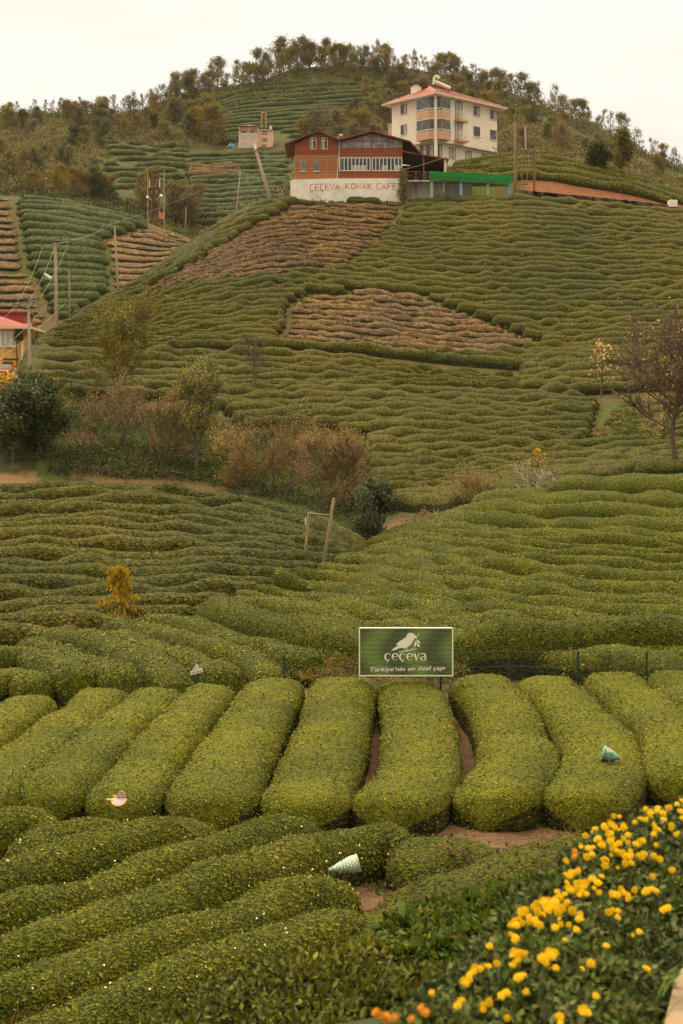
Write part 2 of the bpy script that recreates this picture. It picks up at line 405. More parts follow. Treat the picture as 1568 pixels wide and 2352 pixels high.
# ------------------------------------------------------------------ leaves and hedges
def rnd_dirs(n, rng):
    v = rng.normal(size=(n, 3)); return v/np.linalg.norm(v, axis=1, keepdims=True)
def leafquads(P, N, size, rng, out=.55, aspect=.5, fold=False, dirs=None, flat=0.0, spin=.5):
    n = len(P)
    dv = rnd_dirs(n, rng)*1.0 + N*out if dirs is None else dirs
    if dirs is None and flat: dv = dv - N*((dv*N).sum(1, keepdims=True))*flat + N*.06
    dv /= np.linalg.norm(dv, axis=1, keepdims=True)+1e-9
    s = np.cross(dv, N + rnd_dirs(n, rng)*spin); s /= np.linalg.norm(s, axis=1, keepdims=True)+1e-9
    L = (size*rng.uniform(.65, 1.3, n))[:, None] if np.isscalar(size) else (size*rng.uniform(.7, 1.25, n))[:, None]
    W = L*aspect*.5
    tip = P+dv*L; mid = P+dv*L*.45
    if fold:
        up = np.cross(s, dv); cen = mid - up*W*.35
        V = np.stack([P, mid+s*W, tip, mid-s*W, cen], 1).reshape(-1, 3)
        b = np.arange(n)[:, None]*5
        Q = np.concatenate([b+np.array([[0, 1, 2, 4]]), b+np.array([[0, 4, 2, 3]])], 1).reshape(-1, 4)
    else:
        V = np.stack([P, mid+s*W, tip, mid-s*W], 1).reshape(-1, 3)
        Q = np.arange(4*n).reshape(n, 4)
    return V, Q
NCS = 13
_th = np.linspace(0, math.pi, NCS)
def _prof(a, b): return -np.sign(np.cos(_th))*np.abs(np.cos(_th))**a, np.abs(np.sin(_th))**b
NH = 0
def resample(P, step):
    seg = np.linalg.norm(np.diff(P[:, :2], axis=0), axis=1); s = np.r_[0, np.cumsum(seg)]
    n = max(4, int(s[-1]/step)+1); q = np.linspace(0, s[-1], n)
    return np.stack([np.interp(q, s, P[:, k]) for k in range(P.shape[1])], 1), q
def hedge(P, W, H, mats, dens, leaf, label, group=None, cat='tea hedge', name='tea_hedge', step=.3, lump=.22, lumpl=2.2, rng=RNG,
          fold=False, parent=None, rough=.05, out=.55, inset=.0, kind=None, ret=False, aspect=.55, endr=.6, prof=(.75, .60), flat=.75, skirt=1.9):
    _cx, _cz = _prof(*prof)
    Pw = np.column_stack([P[:, :2], W if hasattr(W, '__len__') else np.full(len(P), W)])
    Pw, q = resample(Pw, step)
    n = len(Pw); L = q[-1]
    T = np.gradient(Pw[:, :2], axis=0); T /= np.linalg.norm(T, axis=1, keepdims=True)+1e-9
    S = np.column_stack([T[:, 1], -T[:, 0]])
    wd = Pw[:, 2]
    er = wd*endr
    e = np.minimum(q, L-q)
    tp = np.sqrt(np.clip(1-(1-np.clip(e/np.maximum(er, .01), 0, 1))**2, 0.0, 1)); tp[0] = tp[-1] = .0
    ro = rng.uniform(0, 200)
    lm = 1 + lump*2.2*(.7*vn(q/lumpl+ro, np.full(n, ro), 4)+.3*vn(Pw[:, 0]/lumpl/2+31, Pw[:, 1]/lumpl/2, 4)-.5)
    hh = H*lm*np.where(tp > 0, .35+.65*tp, .1) ; ww = wd*.5*(1+(lm-1)*.35)*tp
    X = Pw[:, 0][:, None] + S[:, 0][:, None]*ww[:, None]*_cx[None, :]
    Y = Pw[:, 1][:, None] + S[:, 1][:, None]*ww[:, None]*_cx[None, :]
    X = X + T[:, 0][:, None]*0; 
    gz = ground(X, Y); gc = ground(Pw[:, 0], Pw[:, 1])[:, None]
    g = gz*.6 + gc*.4
    fine = (fbm(X/(rough*14)+5, Y/(rough*14), 6)-.5)*rough*3
    Z = g - .06 + hh[:, None]*_cz[None, :] + fine*_cz[None, :]
    V = np.stack([X, Y, Z], 2)
    idx = np.arange(n*NCS).reshape(n, NCS)
    Q = np.stack([idx[:-1, :-1], idx[1:, :-1], idx[1:, 1:], idx[:-1, 1:]], 2).reshape(-1, 4)
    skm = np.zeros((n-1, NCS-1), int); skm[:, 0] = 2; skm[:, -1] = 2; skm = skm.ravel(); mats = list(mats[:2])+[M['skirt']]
    area = L*(wd.mean()*.9 + 1.5*H)
    nl = int(area*dens)
    if nl:
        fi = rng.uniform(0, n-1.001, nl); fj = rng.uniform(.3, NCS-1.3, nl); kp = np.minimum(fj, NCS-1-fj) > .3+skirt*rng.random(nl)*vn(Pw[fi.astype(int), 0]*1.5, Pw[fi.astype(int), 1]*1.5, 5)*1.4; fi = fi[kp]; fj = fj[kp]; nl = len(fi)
        i = fi.astype(int); j = fj.astype(int); a = (fi-i)[:, None]; b = (fj-j)[:, None]
        p = (V[i, j]*(1-a)+V[i+1, j]*a)*(1-b) + (V[i, j+1]*(1-a)+V[i+1, j+1]*a)*b
        N = np.cross(V[i+1, j]-V[i, j], V[i, j+1]-V[i, j]); N /= np.linalg.norm(N, axis=1, keepdims=True)+1e-9
        N = np.where(N[:, 2:3] < -.3, -N, N)
        c0 = np.column_stack([Pw[i, 0], Pw[i, 1], gc[i, 0]])
        N = np.where(((p-c0)*N).sum(1, keepdims=True) < 0, -N, N)
        if inset: p = p - N*rng.uniform(-.3, 1, nl)[:, None]*inset
        if nl and leaf < .1:
            sh = rng.random(nl) < .02; p = p + N*(sh*rng.uniform(.0, .05, nl))[:, None]; leaf = np.where(sh, leaf*1.7, leaf)
        lv, lq = leafquads(p, N, leaf, rng, out=out, fold=fold, aspect=aspect, flat=flat)
        VV = np.concatenate([V.reshape(-1, 3), lv]); QQ = np.concatenate([Q, lq+n*NCS])
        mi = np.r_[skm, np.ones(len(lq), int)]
    else: VV, QQ, mi = V.reshape(-1, 3), Q, skm
    if ret: return VV, QQ, mi
    c = VV.mean(0); c = np.array([Pw[n//2, 0], Pw[n//2, 1], gc[n//2, 0]])
    o = quads(name, VV-c, QQ, mats, mi, loc=c, parent=parent)
    tag(o, label, cat, group, kind)
    return o
def curve_u(A, u):
    A = np.array(A, float); return _hermite(A[:, 0], A[:, 1], u) if len(A) > 2 else np.interp(u, A[:, 0], A[:, 1])
def field(A, B, u0, u1, n, dmin, dmax, classes, H=.7, step=.5, wob=.06, fillw=.86, seed=0, minlen=1.5, one=None, one_label=None, lump=.25, lumpl=2.6, gaps=.0, off=OFFT, rough=.09):
    """rows between two guide curves (y over u); classes = list of (polygon, dict(mats, dens, leaf, label, group))"""
    rng = np.random.default_rng(100+seed)
    us = np.arange(u0, u1+1, 8.0)
    ya = curve_u(A, us); yb = curve_u(B, us)
    ts = np.linspace(0, 1, 50); us5 = np.linspace(u0*.85+u1*.15, u0*.15+u1*.85, 7)
    cum = []
    for uu in us5:
        a_, b_ = float(curve_u(A, np.array([uu]))[0]), float(curve_u(B, np.array([uu]))[0])
        p, ok = hit(np.full(50, uu), a_*(1-ts)+b_*ts, dmin, dmax, off)
        if ok.sum() < 25: continue
        t_ = ts[ok]; p = p[ok]
        dd = np.r_[0, np.cumsum(np.minimum(np.linalg.norm(np.diff(p, axis=0), axis=1), 6))]
        cum.append(np.interp(ts, t_, dd)/dd[-1])
    cm = np.mean(cum, 0)*.75 + ts*.25 if cum else ts
    tk = np.interp((np.arange(-1, n+1)+.5)/n, cm, ts, left=None)
    tk[0] = tk[1]-(tk[2]-tk[1]); tk[-1] = tk[-2]+(tk[-2]-tk[-3])
    rows = []
    dt = np.gradient(tk)
    for k in range(len(tk)):
        w = (vn(us/70+seed*13, np.full(len(us), k*.55), 2)-.5)*1.6 + (vn(us/25+seed*5, np.full(len(us), k*.8+40.), 5)-.5)*.7
        t = tk[k] + w*wob*dt[k]*2
        yy = ya*(1-t)+yb*t
        p, ok = hit(us, yy, dmin, dmax, off)
        rows.append((p, ok, yy))
    acc = []
    for k in range(1, len(rows)-1):
        p, ok, yy = rows[k]
        dn = np.linalg.norm(rows[k+1][0]-p, axis=1); dp = np.linalg.norm(rows[k-1][0]-p, axis=1)
        w3 = np.where(rows[k+1][1], dn, 0); w4 = np.where(rows[k-1][1], dp, 0)
        spc = np.where((w3 > 0) & (w4 > 0), (w3+w4)/2, np.maximum(w3, w4))
        spc = np.clip(spc, .3, 3.2)
        kk = np.ones(9)/9; spc = np.convolve(np.pad(spc, 4, 'edge'), kk, 'valid')
        cls = np.full(len(us), -1)
        jit = (vn(us/20, np.full(len(us), k*1.7), 3)-.5)*10
        for ci, (poly, _) in enumerate(classes):
            cls[inpoly(us+jit, yy, poly)] = ci
        cls[~ok] = -1
        if gaps:
            cut = rng.random(len(us)) < gaps; cls[cut] = -1
        # break where the hit jumps
        jump = np.r_[False, np.abs(np.diff(p[:, 1])) > 7]
        start = 0
        for i in range(1, len(us)+1):
            if i == len(us) or cls[i] != cls[start] or jump[i]:
                c = cls[start]
                if c >= 0 and i-start >= 3:
                    q = p[start:i]; L = np.linalg.norm(q[-1]-q[0])
                    if L > minlen:
                        d = dict(classes[c][1]); h_ = d.pop('H', H); lb = d.pop('lump', lump); ll = d.pop('lumpl', lumpl); rg = d.pop('rough', rough)
                        Hs = min(h_, 1.2*float(spc[start:i].mean()))
                        nstep = step
                        tgt = d.pop('one', None)
                        if tgt is not None or one:
                            r = hedge(q, spc[start:i]*fillw, Hs, d['mats'], d['dens'], d['leaf'], '', step=nstep, lump=lb, lumpl=ll, rng=rng, rough=rg, ret=True, out=.25)
                            acc.append((r, d['mats']))
                        else:
                            hedge(q, spc[start:i]*fillw, Hs, step=nstep, lump=lb, lumpl=ll, rng=rng, rough=rg, out=.25, **d)
                start = i
    if acc:
        off_ = 0; Vs = []; Qs = []; Ms = []
        for (V, Q, mi), _ in acc:
            Vs.append(V); Qs.append(Q+off_); Ms.append(mi); off_ += len(V)
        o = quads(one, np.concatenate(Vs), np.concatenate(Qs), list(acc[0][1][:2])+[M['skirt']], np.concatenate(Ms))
        tag(o, one_label, one.replace('_', ' '), kind='stuff')
def gpts(pts, d0, d1, off=OFFT, n=40):
    pts = np.array(pts, float); s = np.r_[0, np.cumsum(np.linalg.norm(np.diff(pts, axis=0), axis=1))]
    q = np.linspace(0, s[-1], n)
    u = _hermite(s, pts[:, 0], q); y = _hermite(s, pts[:, 1], q)
    p, ok = hit(u, y, d0, d1, off)
    return p[ok]

# --- front terrace: rows running away from the viewer
CR = [
 ([(-150,1760),(-20,1680),(90,1612)], 'mostly cropped by the left edge'),
 ([(-70,1850),(100,1715),(255,1600)], 'short one leaving the left edge'),
 ([(95,1835),(240,1700),(375,1590)], 'ending just left of the pink basket'),
 ([(265,1840),(390,1700),(490,1582)], 'carrying the pink basket on its near end'),
 ([(470,1845),(560,1700),(635,1576)], 'ending left of the third fence post'),
 ([(690,1845),(755,1700),(790,1572)], 'ending at the left leg of the billboard'),
 ([(885,1848),(965,1755),(960,1660),(930,1572)], 'ending right below the billboard'),
 ([(1110,1845),(1190,1755),(1160,1650),(1092,1570)], 'ending right of the billboard'),
 ([(1330,1850),(1385,1750),(1330,1650),(1242,1570)], 'with the green cone basket on it'),
 ([(1560,1800),(1560,1720),(1490,1640),(1395,1566)], 'second from the right edge'),
 ([(1720,1740),(1660,1660),(1540,1562)], 'cropped by the right edge'),
]
def terrace():
    for ci_, (pts, lb) in enumerate(CR):
        pts = [(u, y-24+(y > 1780)*(8 if u < 900 else -4)) for u, y in pts]
        p = gpts(pts, 17, 31.8, .66)
        # equal spacing: width from picture distance to neighbours
        w = np.interp(np.linspace(0, 1, len(p)), [0, 1], [1.55, 1.36])
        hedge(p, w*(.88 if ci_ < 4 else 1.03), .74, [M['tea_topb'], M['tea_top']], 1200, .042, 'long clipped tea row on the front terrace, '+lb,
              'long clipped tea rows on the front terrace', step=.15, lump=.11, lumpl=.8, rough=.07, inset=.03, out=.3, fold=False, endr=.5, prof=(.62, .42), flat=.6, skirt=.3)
terrace()
BR = [
 ([(-90,1905),(0,1878),(70,1872),(130,1892)], 1.25, .6, 'short dark row at the left edge just below the terrace'),
 ([(30,1960),(110,1915),(200,1893),(310,1905)], 1.15, .6, 'short row with a dry brown patch at its left tip'),
 ([(-90,2010),(100,1962),(250,1925),(400,1895),(525,1905)], 1.15, .62, 'row whose right tip lies below the fourth terrace row'),
 ([(-90,2095),(150,2050),(350,1985),(560,1912),(690,1885),(750,1893)], 1.15, .62, 'row reaching to below the billboard from the left'),
 ([(-90,2190),(200,2130),(400,2050),(600,1975),(780,1910),(880,1895),(945,1912)], 1.25, .68, 'row directly behind the white-green basket'),
 ([(-90,2285),(150,2225),(350,2160),(550,2085),(700,2025),(840,2010)], 1.2, .62, 'row on whose right end the white-green basket lies'),
 ([(-60,2390),(150,2330),(330,2250),(520,2175),(700,2110),(860,2065)], 1.15, .55, 'thin dry-edged row nearest the lower left corner'),
]
def lower():
    for pts, w, h, lb in BR:
        p = gpts(pts, 11, 24, .66, 60)
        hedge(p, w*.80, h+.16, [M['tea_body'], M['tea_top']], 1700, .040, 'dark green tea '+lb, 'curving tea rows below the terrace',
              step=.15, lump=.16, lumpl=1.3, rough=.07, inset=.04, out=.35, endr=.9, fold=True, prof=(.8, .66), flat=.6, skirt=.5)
    for pts, w, h, lb in [
        ([(870,2075),(1000,2030),(1150,1985),(1300,1945),(1400,1920)], 1.2, .5, 'scruffy reddish row in front of the bare earth path'),
        ([(925,1975),(1000,1930),(1090,1925),(1130,1955)], 1.2, .5, 'scruffy round clump right of the bare earth path'),
        ([(1130,1985),(1250,1925),(1380,1905),(1480,1900)], 1.2, .45, 'scruffy reddish row right behind the yellow flowers'),
        ([(560,2230),(800,2145),(1000,2085),(1200,2030)], 1.3, .4, 'scruffy low row behind the big blurred tea bush')]:
        p = gpts(pts, 11, 24, .5, 40)
        hedge(p, w, h+.06, [M['tea_body'], M['scruff']], 800, .055, lb, 'scruffy tea rows beside the earth path', step=.15, lump=.25, lumpl=1.0, rough=.1, inset=.12, out=.8, endr=.9, fold=True)
lower()
# --- mounded rows behind the fence on the left
for i, (pts, lb) in enumerate([
 ([(-60,1562),(40,1548),(130,1585)], 'lowest mounded row at the left edge'),
 ([(-60,1520),(50,1500),(130,1530),(240,1600)], 'mounded row ending at the leftmost fence posts'),
 ([(40,1480),(130,1492),(230,1530),(330,1598)], 'mounded row running to the second fence post'),
 ([(100,1462),(220,1482),(330,1520),(430,1575)], 'mounded row running to the small bird sign'),
 ([(160,1448),(300,1468),(450,1508),(530,1550)], 'mounded row behind the small bird sign'),
 ([(240,1436),(400,1462),(540,1500),(640,1545)], 'mounded row ending left of the third fence post'),
 ([(310,1424),(450,1442),(600,1478),(720,1520)], 'mounded row below the yellow-leaved sapling, topmost of the block'),
 ]):
    p = gpts(pts, 31, 48, .62, 40)
    hedge(p, 1.05, .88, [M['tea_body'], M['tea_top']], 520, .06, lb, 'mounded tea rows behind the fence', step=.2, lump=.3, lumpl=2.0, rough=.09, inset=.05, out=.6, endr=.7)
p = gpts([(462,1402),(560,1425),(700,1455),(850,1490)], 33, 50, .6, 40)
hedge(p, 1.7, 1.15, [M['tea_body'], M['tea']], 420, .07, 'tall dark-sided tea row on the edge of the soil bank left of the billboard', step=.2, lump=.2, rough=.12, inset=.1, out=.6)
p = gpts([(1040,1500),(1200,1492),(1400,1488),(1700,1490)], 31, 37, .6, 60)
hedge(p, 1.6, 1.25, [M['tea_body'], M['tea']], 420, .075, 'tall shaggy tea row right behind the wire fence, right of the billboard', step=.2, lump=.2, rough=.14, inset=.12, out=.7)
MID = [M['tea_midb'], M['tea_mid']]
FULL = [(-900,-900),(3000,-900),(3000,3000),(-900,3000)]
field([(-120,1452),(150,1452),(450,1440),(820,1400)], [(-120,1112),(200,1104),(500,1125),(820,1200)], -120, 820, 17, 40, 66,
      [([(-130,1112),(100,1100),(420,1106),(560,1138),(700,1178),(815,1215),(815,1272),(650,1330),(470,1392),(300,1425),(160,1448),(0,1462),(-130,1470)],
        dict(mats=MID, dens=160, leaf=.07, label='low dark tea row on the left valley slope beyond the yellow sapling', group='tea rows on the left valley slope'))],
      H=.72, step=.28, seed=1, lump=.32, lumpl=1.3, fillw=.78)
KNP = [(470,1395),(600,1338),(820,1262),(950,1190),(1100,1140),(1300,1095),(1700,1045),(1700,1560),(1050,1500),(860,1490),(600,1425)]
field([(380,1385),(700,1425),(1100,1490),(1720,1560)], [(380,1020),(700,1050),(1100,1085),(1720,1090)], 400, 1710, 17, 33, 72,
      [(KNP, dict(mats=[M['tea_body'], M['tea_top']], dens=300, leaf=.06, label='olive tea row slanting across the right-hand knoll behind the billboard', group='tea rows on the right-hand knoll'))],
      H=.9, step=.22, seed=2, lump=.24, lumpl=1.1, fillw=.74, rough=.08, wob=.07)
G1 = [(330,905),(560,888),(900,882),(1380,903),(1360,1002),(1515,1002),(1520,920),(1720,880),(1720,1050),(1300,1088),(1060,1150),(900,1215),(840,1110),(820,990),(760,975),(560,970),(500,930),(400,880)]
field([(200,1150),(800,1160),(1200,1135),(1720,1090)], [(200,893),(560,888),(900,884),(1300,898),(1720,868)], 200, 1720, 20, 72, 122,
      [(G1, dict(mats=MID, dens=45, leaf=.11, label='level tea row on the lower part of the big hill', group='tea rows low on the big hill'))], H=.85, step=.35, seed=3, lump=.30, lumpl=.9, fillw=.86, rough=.12)
field([(40,880),(300,905),(600,893),(1000,885),(1250,892)], [(40,792),(300,797),(640,800),(1000,845),(1250,870)], 40, 1240, 7, 98, 124,
      [([(60,785),(640,790),(1000,838),(1190,855),(1200,895),(560,905),(330,925),(170,900),(70,860)], dict(mats=MID, dens=40, leaf=.12, label='bright-topped tea row on the terrace step under the brown triangular patch', group='tea rows on the terrace step'))],
      H=.9, step=.35, seed=4, lump=.36, lumpl=1.0, fillw=.80, rough=.12)
field([(1180,902),(1700,872)], [(1180,800),(1700,785)], 1180, 1710, 7, 98, 128,
      [([(1180,800),(1720,770),(1720,870),(1400,905),(1180,890)], dict(mats=MID, dens=40, leaf=.12, label='broken tea row behind the bare tree at the right edge', group='tea rows behind the right-hand bare trees'))],
      H=.9, step=.35, seed=5, lump=.4, lumpl=1.1, fillw=.80, rough=.12)
BR1 = [(318,668),(400,622),(490,566),(600,500),(672,462),(925,456),(915,492),(862,545),(790,603),(600,624),(420,646)]
BR2 = [(648,775),(672,690),(700,668),(860,655),(945,660),(1050,706),(1150,745),(1235,778),(1110,808),(880,795)]
GAP = [(925,640),(945,640),(1000,665),(1110,712),(1240,770),(1230,790),(1050,712),(945,662)]
field([(60,792),(300,792),(640,790),(800,800),(1200,836),(1720,800)], [(60,690),(300,600),(450,505),(660,436),(925,446),(1180,438),(1400,455),(1720,490)], 60, 1720, 32, 118, 166,
      [([(60,800),(640,795),(800,805),(1190,842),(1720,806),(1720,380),(60,380)], dict(mats=MID, dens=26, leaf=.15, label='wavy dark green tea row on the big hill below the cafe', group='tea rows on the upper big hill')),
       (BR1, dict(mats=[M['brownb'], M['brown']], dens=62, leaf=.15, H=.42, label='pruned rust-brown tea row in the long patch right under the cafe wall', group='pruned rows under the cafe', lump=.4, lumpl=.9, rough=.22)),
       (BR2, dict(mats=[M['brown2b'], M['brown2']], dens=62, leaf=.15, H=.42, label='pruned pale brown tea row in the triangular patch amid the green hill', group='pruned rows in the triangular patch', lump=.45, lumpl=.8, rough=.22))],
      H=.85, step=.35, seed=6, lump=.30, lumpl=.9, fillw=.86, rough=.13)
DG_ = [M['tea_greenb'], M['tea_green']]
field([(-100,760),(300,745),(460,650)], [(-100,438),(100,450),(330,494),(460,545)], -100, 460, 20, 188, 250,
      [([(25,470),(50,440),(330,490),(345,520),(245,545),(258,665),(150,730),(110,715),(60,600)], dict(mats=DG_, dens=7, leaf=.32, label='deep green tea row in the field between the two brown fields', group='deep green rows far left')),
       ([(-100,430),(32,430),(30,480),(60,600),(112,716),(100,760),(-100,760)], dict(mats=[M['brown2b'], M['brown2']], dens=9, leaf=.3, H=.42, label='pruned pale brown row in the field above the yellow house', group='pruned rows above the yellow house', lump=.5, lumpl=1.1, rough=.35)),
       ([(246,545),(330,518),(460,540),(460,600),(300,680),(258,665)], dict(mats=[M['brown2b'], M['brown2']], dens=9, leaf=.3, H=.42, label='pruned brown row in the small field behind the crossarm pole', group='pruned rows behind the crossarm pole', lump=.5, lumpl=1.1, rough=.35))],
      H=1.1, step=.9, seed=7, lump=.3, lumpl=4, minlen=2)
field([(1040,402),(1220,404),(1400,428),(1720,520)], [(1040,372),(1230,345),(1400,378),(1720,450)], 1030, 1720, 6, 171, 190,
      [([(1035,360),(1720,300),(1720,540),(1400,430),(1230,406),(1035,408)], dict(mats=[M['tea_midb'], M['tea_top']], dens=16, leaf=.25, label='bright shaggy tea row on the mound above the red soil cut', group='tea rows on the mound'))],
      H=.9, step=.6, seed=8, lump=.4, lumpl=3)
FD = [M['tea_farb'], M['tea_far']]
field([(470,335),(700,330),(1010,300)], [(470,222),(600,190),(840,176),(1010,190)], 470, 1010, 16, 395, 530,
      [([(480,226),(600,190),(840,178),(900,205),(880,250),(760,300),(700,330),(640,300),(500,335),(488,280)], dict(mats=DG_, dens=1.6, leaf=.6))],
      H=1.4, step=1.6, seed=9, one='far_tea_field', one_label='big green tea field under the tree-lined summit', lump=.35, lumpl=6, minlen=4)
field([(220,445),(440,445)], [(220,318),(440,330)], 220, 440, 10, 300, 440,
      [([(235,320),(440,325),(440,440),(230,430)], dict(mats=FD, dens=1.6, leaf=.6))],
      H=1.4, step=1.6, seed=10, one='terraced_tea_field', one_label='terraced field with yellowish lines left of the pink house', lump=.4, lumpl=5, minlen=4, gaps=.02)
field([(420,520),(680,500)], [(420,350),(680,345)], 415, 680, 15, 265, 420,
      [([(425,352),(670,345),(670,480),(600,540),(420,520)], dict(mats=DG_, dens=1.6, leaf=.55))],
      H=1.3, step=1.4, seed=11, one='valley_tea_field', one_label='dark tea field in the valley below the pink house', lump=.3, lumpl=5, minlen=4)
field([(425,404),(565,405)], [(425,385),(565,385)], 428, 560, 4, 300, 420,
      [(FULL, dict(mats=[M['brownb'], M['brown']], dens=4, leaf=.4))],
      H=1.9, step=1.2, seed=12, one='ploughed_strip', one_label='narrow bare brown strip across the valley field', lump=.3, lumpl=3, minlen=4)
# ------------------------------------------------------------------ trees and undergrowth
M['bark'] = plain('bark_grey', (.16, .125, .085), .9, .3, 6, bump=.02)
M['bark_brown'] = plain('bark_brown', (.13, .085, .050), .9, .3, 6, bump=.02)
M['bark_pale'] = plain('bark_pale', (.34, .29, .20), .85, .3, 6, bump=.02)
def lm(n, cols, **k): M[n] = leafmat(n, cols, big=k.pop('big', .08), trans=k.pop('trans', .3), objvar=k.pop('objvar', .25), tint=(1.15, 1.08, .9), big2=(.85, .88, .95), **k)
lm('l_olive', [(.080, .076, .018), (.13, .12, .024), (.19, .17, .034), (.25, .20, .045)])
lm('l_brown', [(.11, .078, .038), (.17, .12, .06), (.23, .165, .08), (.20, .16, .055)])
lm('l_dark', [(.022, .030, .010), (.042, .054, .016), (.068, .082, .025), (.11, .12, .045)])
lm('l_olive_pale', [(.15, .135, .030), (.24, .21, .045), (.33, .28, .06), (.38, .30, .07)])
lm('l_green', [(.030, .048, .008), (.055, .085, .012), (.085, .12, .018)])
lm('l_gold', [(.13, .090, .012), (.20, .135, .015), (.27, .18, .020), (.10, .08, .015)])
lm('l_yellow', [(.45, .28, .020), (.62, .40, .03), (.55, .30, .02), (.30, .22, .03)])
lm('l_orange', [(.30, .13, .020), (.42, .19, .025), (.22, .10, .02)])
lm('l_peach', [(.70, .45, .16), (.75, .52, .22), (.50, .30, .08)])
lm('l_grey', [(.06, .075, .030), (.12, .135, .060), (.20, .21, .12), (.045, .05, .02)])
lm('l_rust', [(.16, .115, .048), (.24, .17, .070), (.31, .225, .085), (.21, .18, .05)])
def grow(seed, H, W, trunk=.3, nb=12, n2=5, n3=3, up=.5, stems=1, tr=.02, lean=0.0, droop=0.0, shape='round'):
    """skeleton of a tree: list of (points, radii, level) and the twig points that carry leaves"""
    rg = random.Random(seed); segs = []; tips = []
    def vec(a, e): return Vector((math.cos(a)*math.cos(e), math.sin(a)*math.cos(e), math.sin(e)))
    def limb(p, d, L, r, lev, k=4):
        pts = [p.copy()]; q = p.copy(); d = d.normalized()
        for i in range(k):
            d = (d + Vector((rg.gauss(0, .16), rg.gauss(0, .16), rg.gauss(0, .12)+(.10 if lev < 3 else 0)-droop))).normalized()
            q = q + d*(L/k); pts.append(q.copy())
        segs.append((pts, [r*(1-.8*i/k) for i in range(k+1)], lev)); return pts
    for s in range(stems):
        a0 = rg.uniform(0, 6.28)
        d0 = Vector((lean+rg.gauss(0, .05), rg.gauss(0, .05), 1)) if stems == 1 else vec(a0, R(rg.uniform(55, 80)))
        b0 = Vector((0, 0, -.15)) if stems == 1 else Vector((math.cos(a0)*W*.06, math.sin(a0)*W*.06, -.15))
        hh = H*(rg.uniform(.8, .95) if stems > 1 else .93)
        tp = limb(b0, d0, hh, H*tr*(1 if stems == 1 else .6), 0, 7)
        n1 = max(3, nb//stems)
        for i in range(n1):
            f = trunk + (1-trunk)*((i+rg.random())/n1)*.97
            x = f*(len(tp)-1); j = min(int(x), len(tp)-2); p = tp[j].lerp(tp[j+1], x-j)
            if shape == 'round': rad = math.sin(math.pi*min(1, (f-trunk)/(1-trunk)*.85+.18))**.6
            elif shape == 'cone': rad = 1.05-(f-trunk)/(1-trunk)*.85
            elif shape == 'column': rad = .75+.25*rg.random()
            else: rad = .45+.6*(f-trunk)/(1-trunk)
            L = W*.5*max(.22, rad)*rg.uniform(.75, 1.15)
            el = R(rg.uniform(10, 45)) + up*.9*(f-trunk)
            bp = limb(p, vec(a0+i*2.4+rg.uniform(-.5, .5), min(el, 1.4)), L, H*tr*.42*(1.1-f*.6), 1)
            for m in range(n2):
                g = rg.uniform(.3, 1); x = g*(len(bp)-1); j = min(int(x), len(bp)-2); p2 = bp[j].lerp(bp[j+1], x-j)
                d2 = (vec(rg.uniform(0, 6.28), R(rg.uniform(-10, 60)))*.9 + (bp[-1]-bp[0]).normalized()*.7)
                cp = limb(p2, d2, L*rg.uniform(.3, .55), H*tr*.16, 2, 3)
                tips += cp[1:]
                for t in range(n3):
                    d3 = vec(rg.uniform(0, 6.28), R(rg.uniform(-20, 70))) + (cp[-1]-cp[0]).normalized()*.6
                    ep = limb(cp[rg.randint(1, 3)], d3, L*rg.uniform(.14, .3), H*tr*.08, 3, 2); tips += ep[1:]
            tips += bp[2:]
    return segs, tips
def wood_arrays(segs, minr):
    V = []; Q = []; b = 0
    for pts, rs, lev in segs:
        n = 7 if lev == 0 else (5 if lev == 1 else 3)
        P = np.array([tuple(p) for p in pts]); T = np.gradient(P, axis=0); T /= np.linalg.norm(T, axis=1, keepdims=True)+1e-9
        A = np.cross(T, np.array([.31, .23, .55])); A /= np.linalg.norm(A, axis=1, keepdims=True)+1e-9
        B = np.cross(T, A); an = np.arange(n)*2*math.pi/n
        r = np.maximum(np.array(rs), minr)[:, None, None]
        ring = P[:, None, :] + (A[:, None, :]*np.cos(an)[None, :, None]+B[:, None, :]*np.sin(an)[None, :, None])*r
        V.append(ring.reshape(-1, 3)); k = len(P)
        i = np.arange(k-1)[:, None]*n; j = np.arange(n)[None, :]; j2 = (j+1) % n
        Q.append(np.stack([i+j, i+j2, i+n+j2, i+n+j], 2).reshape(-1, 4)+b); b += k*n
    return np.concatenate(V), np.concatenate(Q)
def crown_arrays(tips, n, leaf, spread, rng, aspect=.6):
    T = np.array([tuple(p) for p in tips])
    P = T[rng.integers(0, len(T), n)] + rng.normal(size=(n, 3))*spread
    c = T.mean(0); N = P-c; N /= np.linalg.norm(N, axis=1, keepdims=True)+1e-9
    N[:, 2] += .5
    return leafquads(P, N, leaf, rng, out=.3, aspect=aspect)
def tree_meshes(seed, H, W, leaf, nleaf, crownmat, bark='bark', minr=.01, spread=.15, extra=None, **k):
    rng = np.random.default_rng(seed)
    segs, tips = grow(seed, H, W, **k)
    wv, wq = wood_arrays(segs, minr)
    if nleaf:
        cv, cq = crown_arrays(tips, nleaf, leaf, spread, rng)
        mi = np.zeros(len(cq), int); mats = [M[crownmat]]
        if extra: mats.append(M[extra[0]]); mi[rng.random(len(cq)) < extra[1]] = 1
    out = []
    me = quads('trunk', wv, wq, [M[bark]]); d = me.data; bpy.data.objects.remove(me); out.append(d)
    if nleaf:
        me = quads('crown', cv, cq, mats, mi); d = me.data; bpy.data.objects.remove(me); out.append(d)
    else: out.append(None)
    return out
def put_tree(meshes, loc, label, group=None, s=1.0, rz=0.0, name='tree', cat='tree', sz=None):
    e = empty(name, loc, rz); e.scale = (s, s, sz or s)
    tag(e, label, cat, group)
    link(bpy.data.objects.new('trunk', meshes[0]), e)
    if meshes[1]: link(bpy.data.objects.new('crown', meshes[1]), e)
    return e
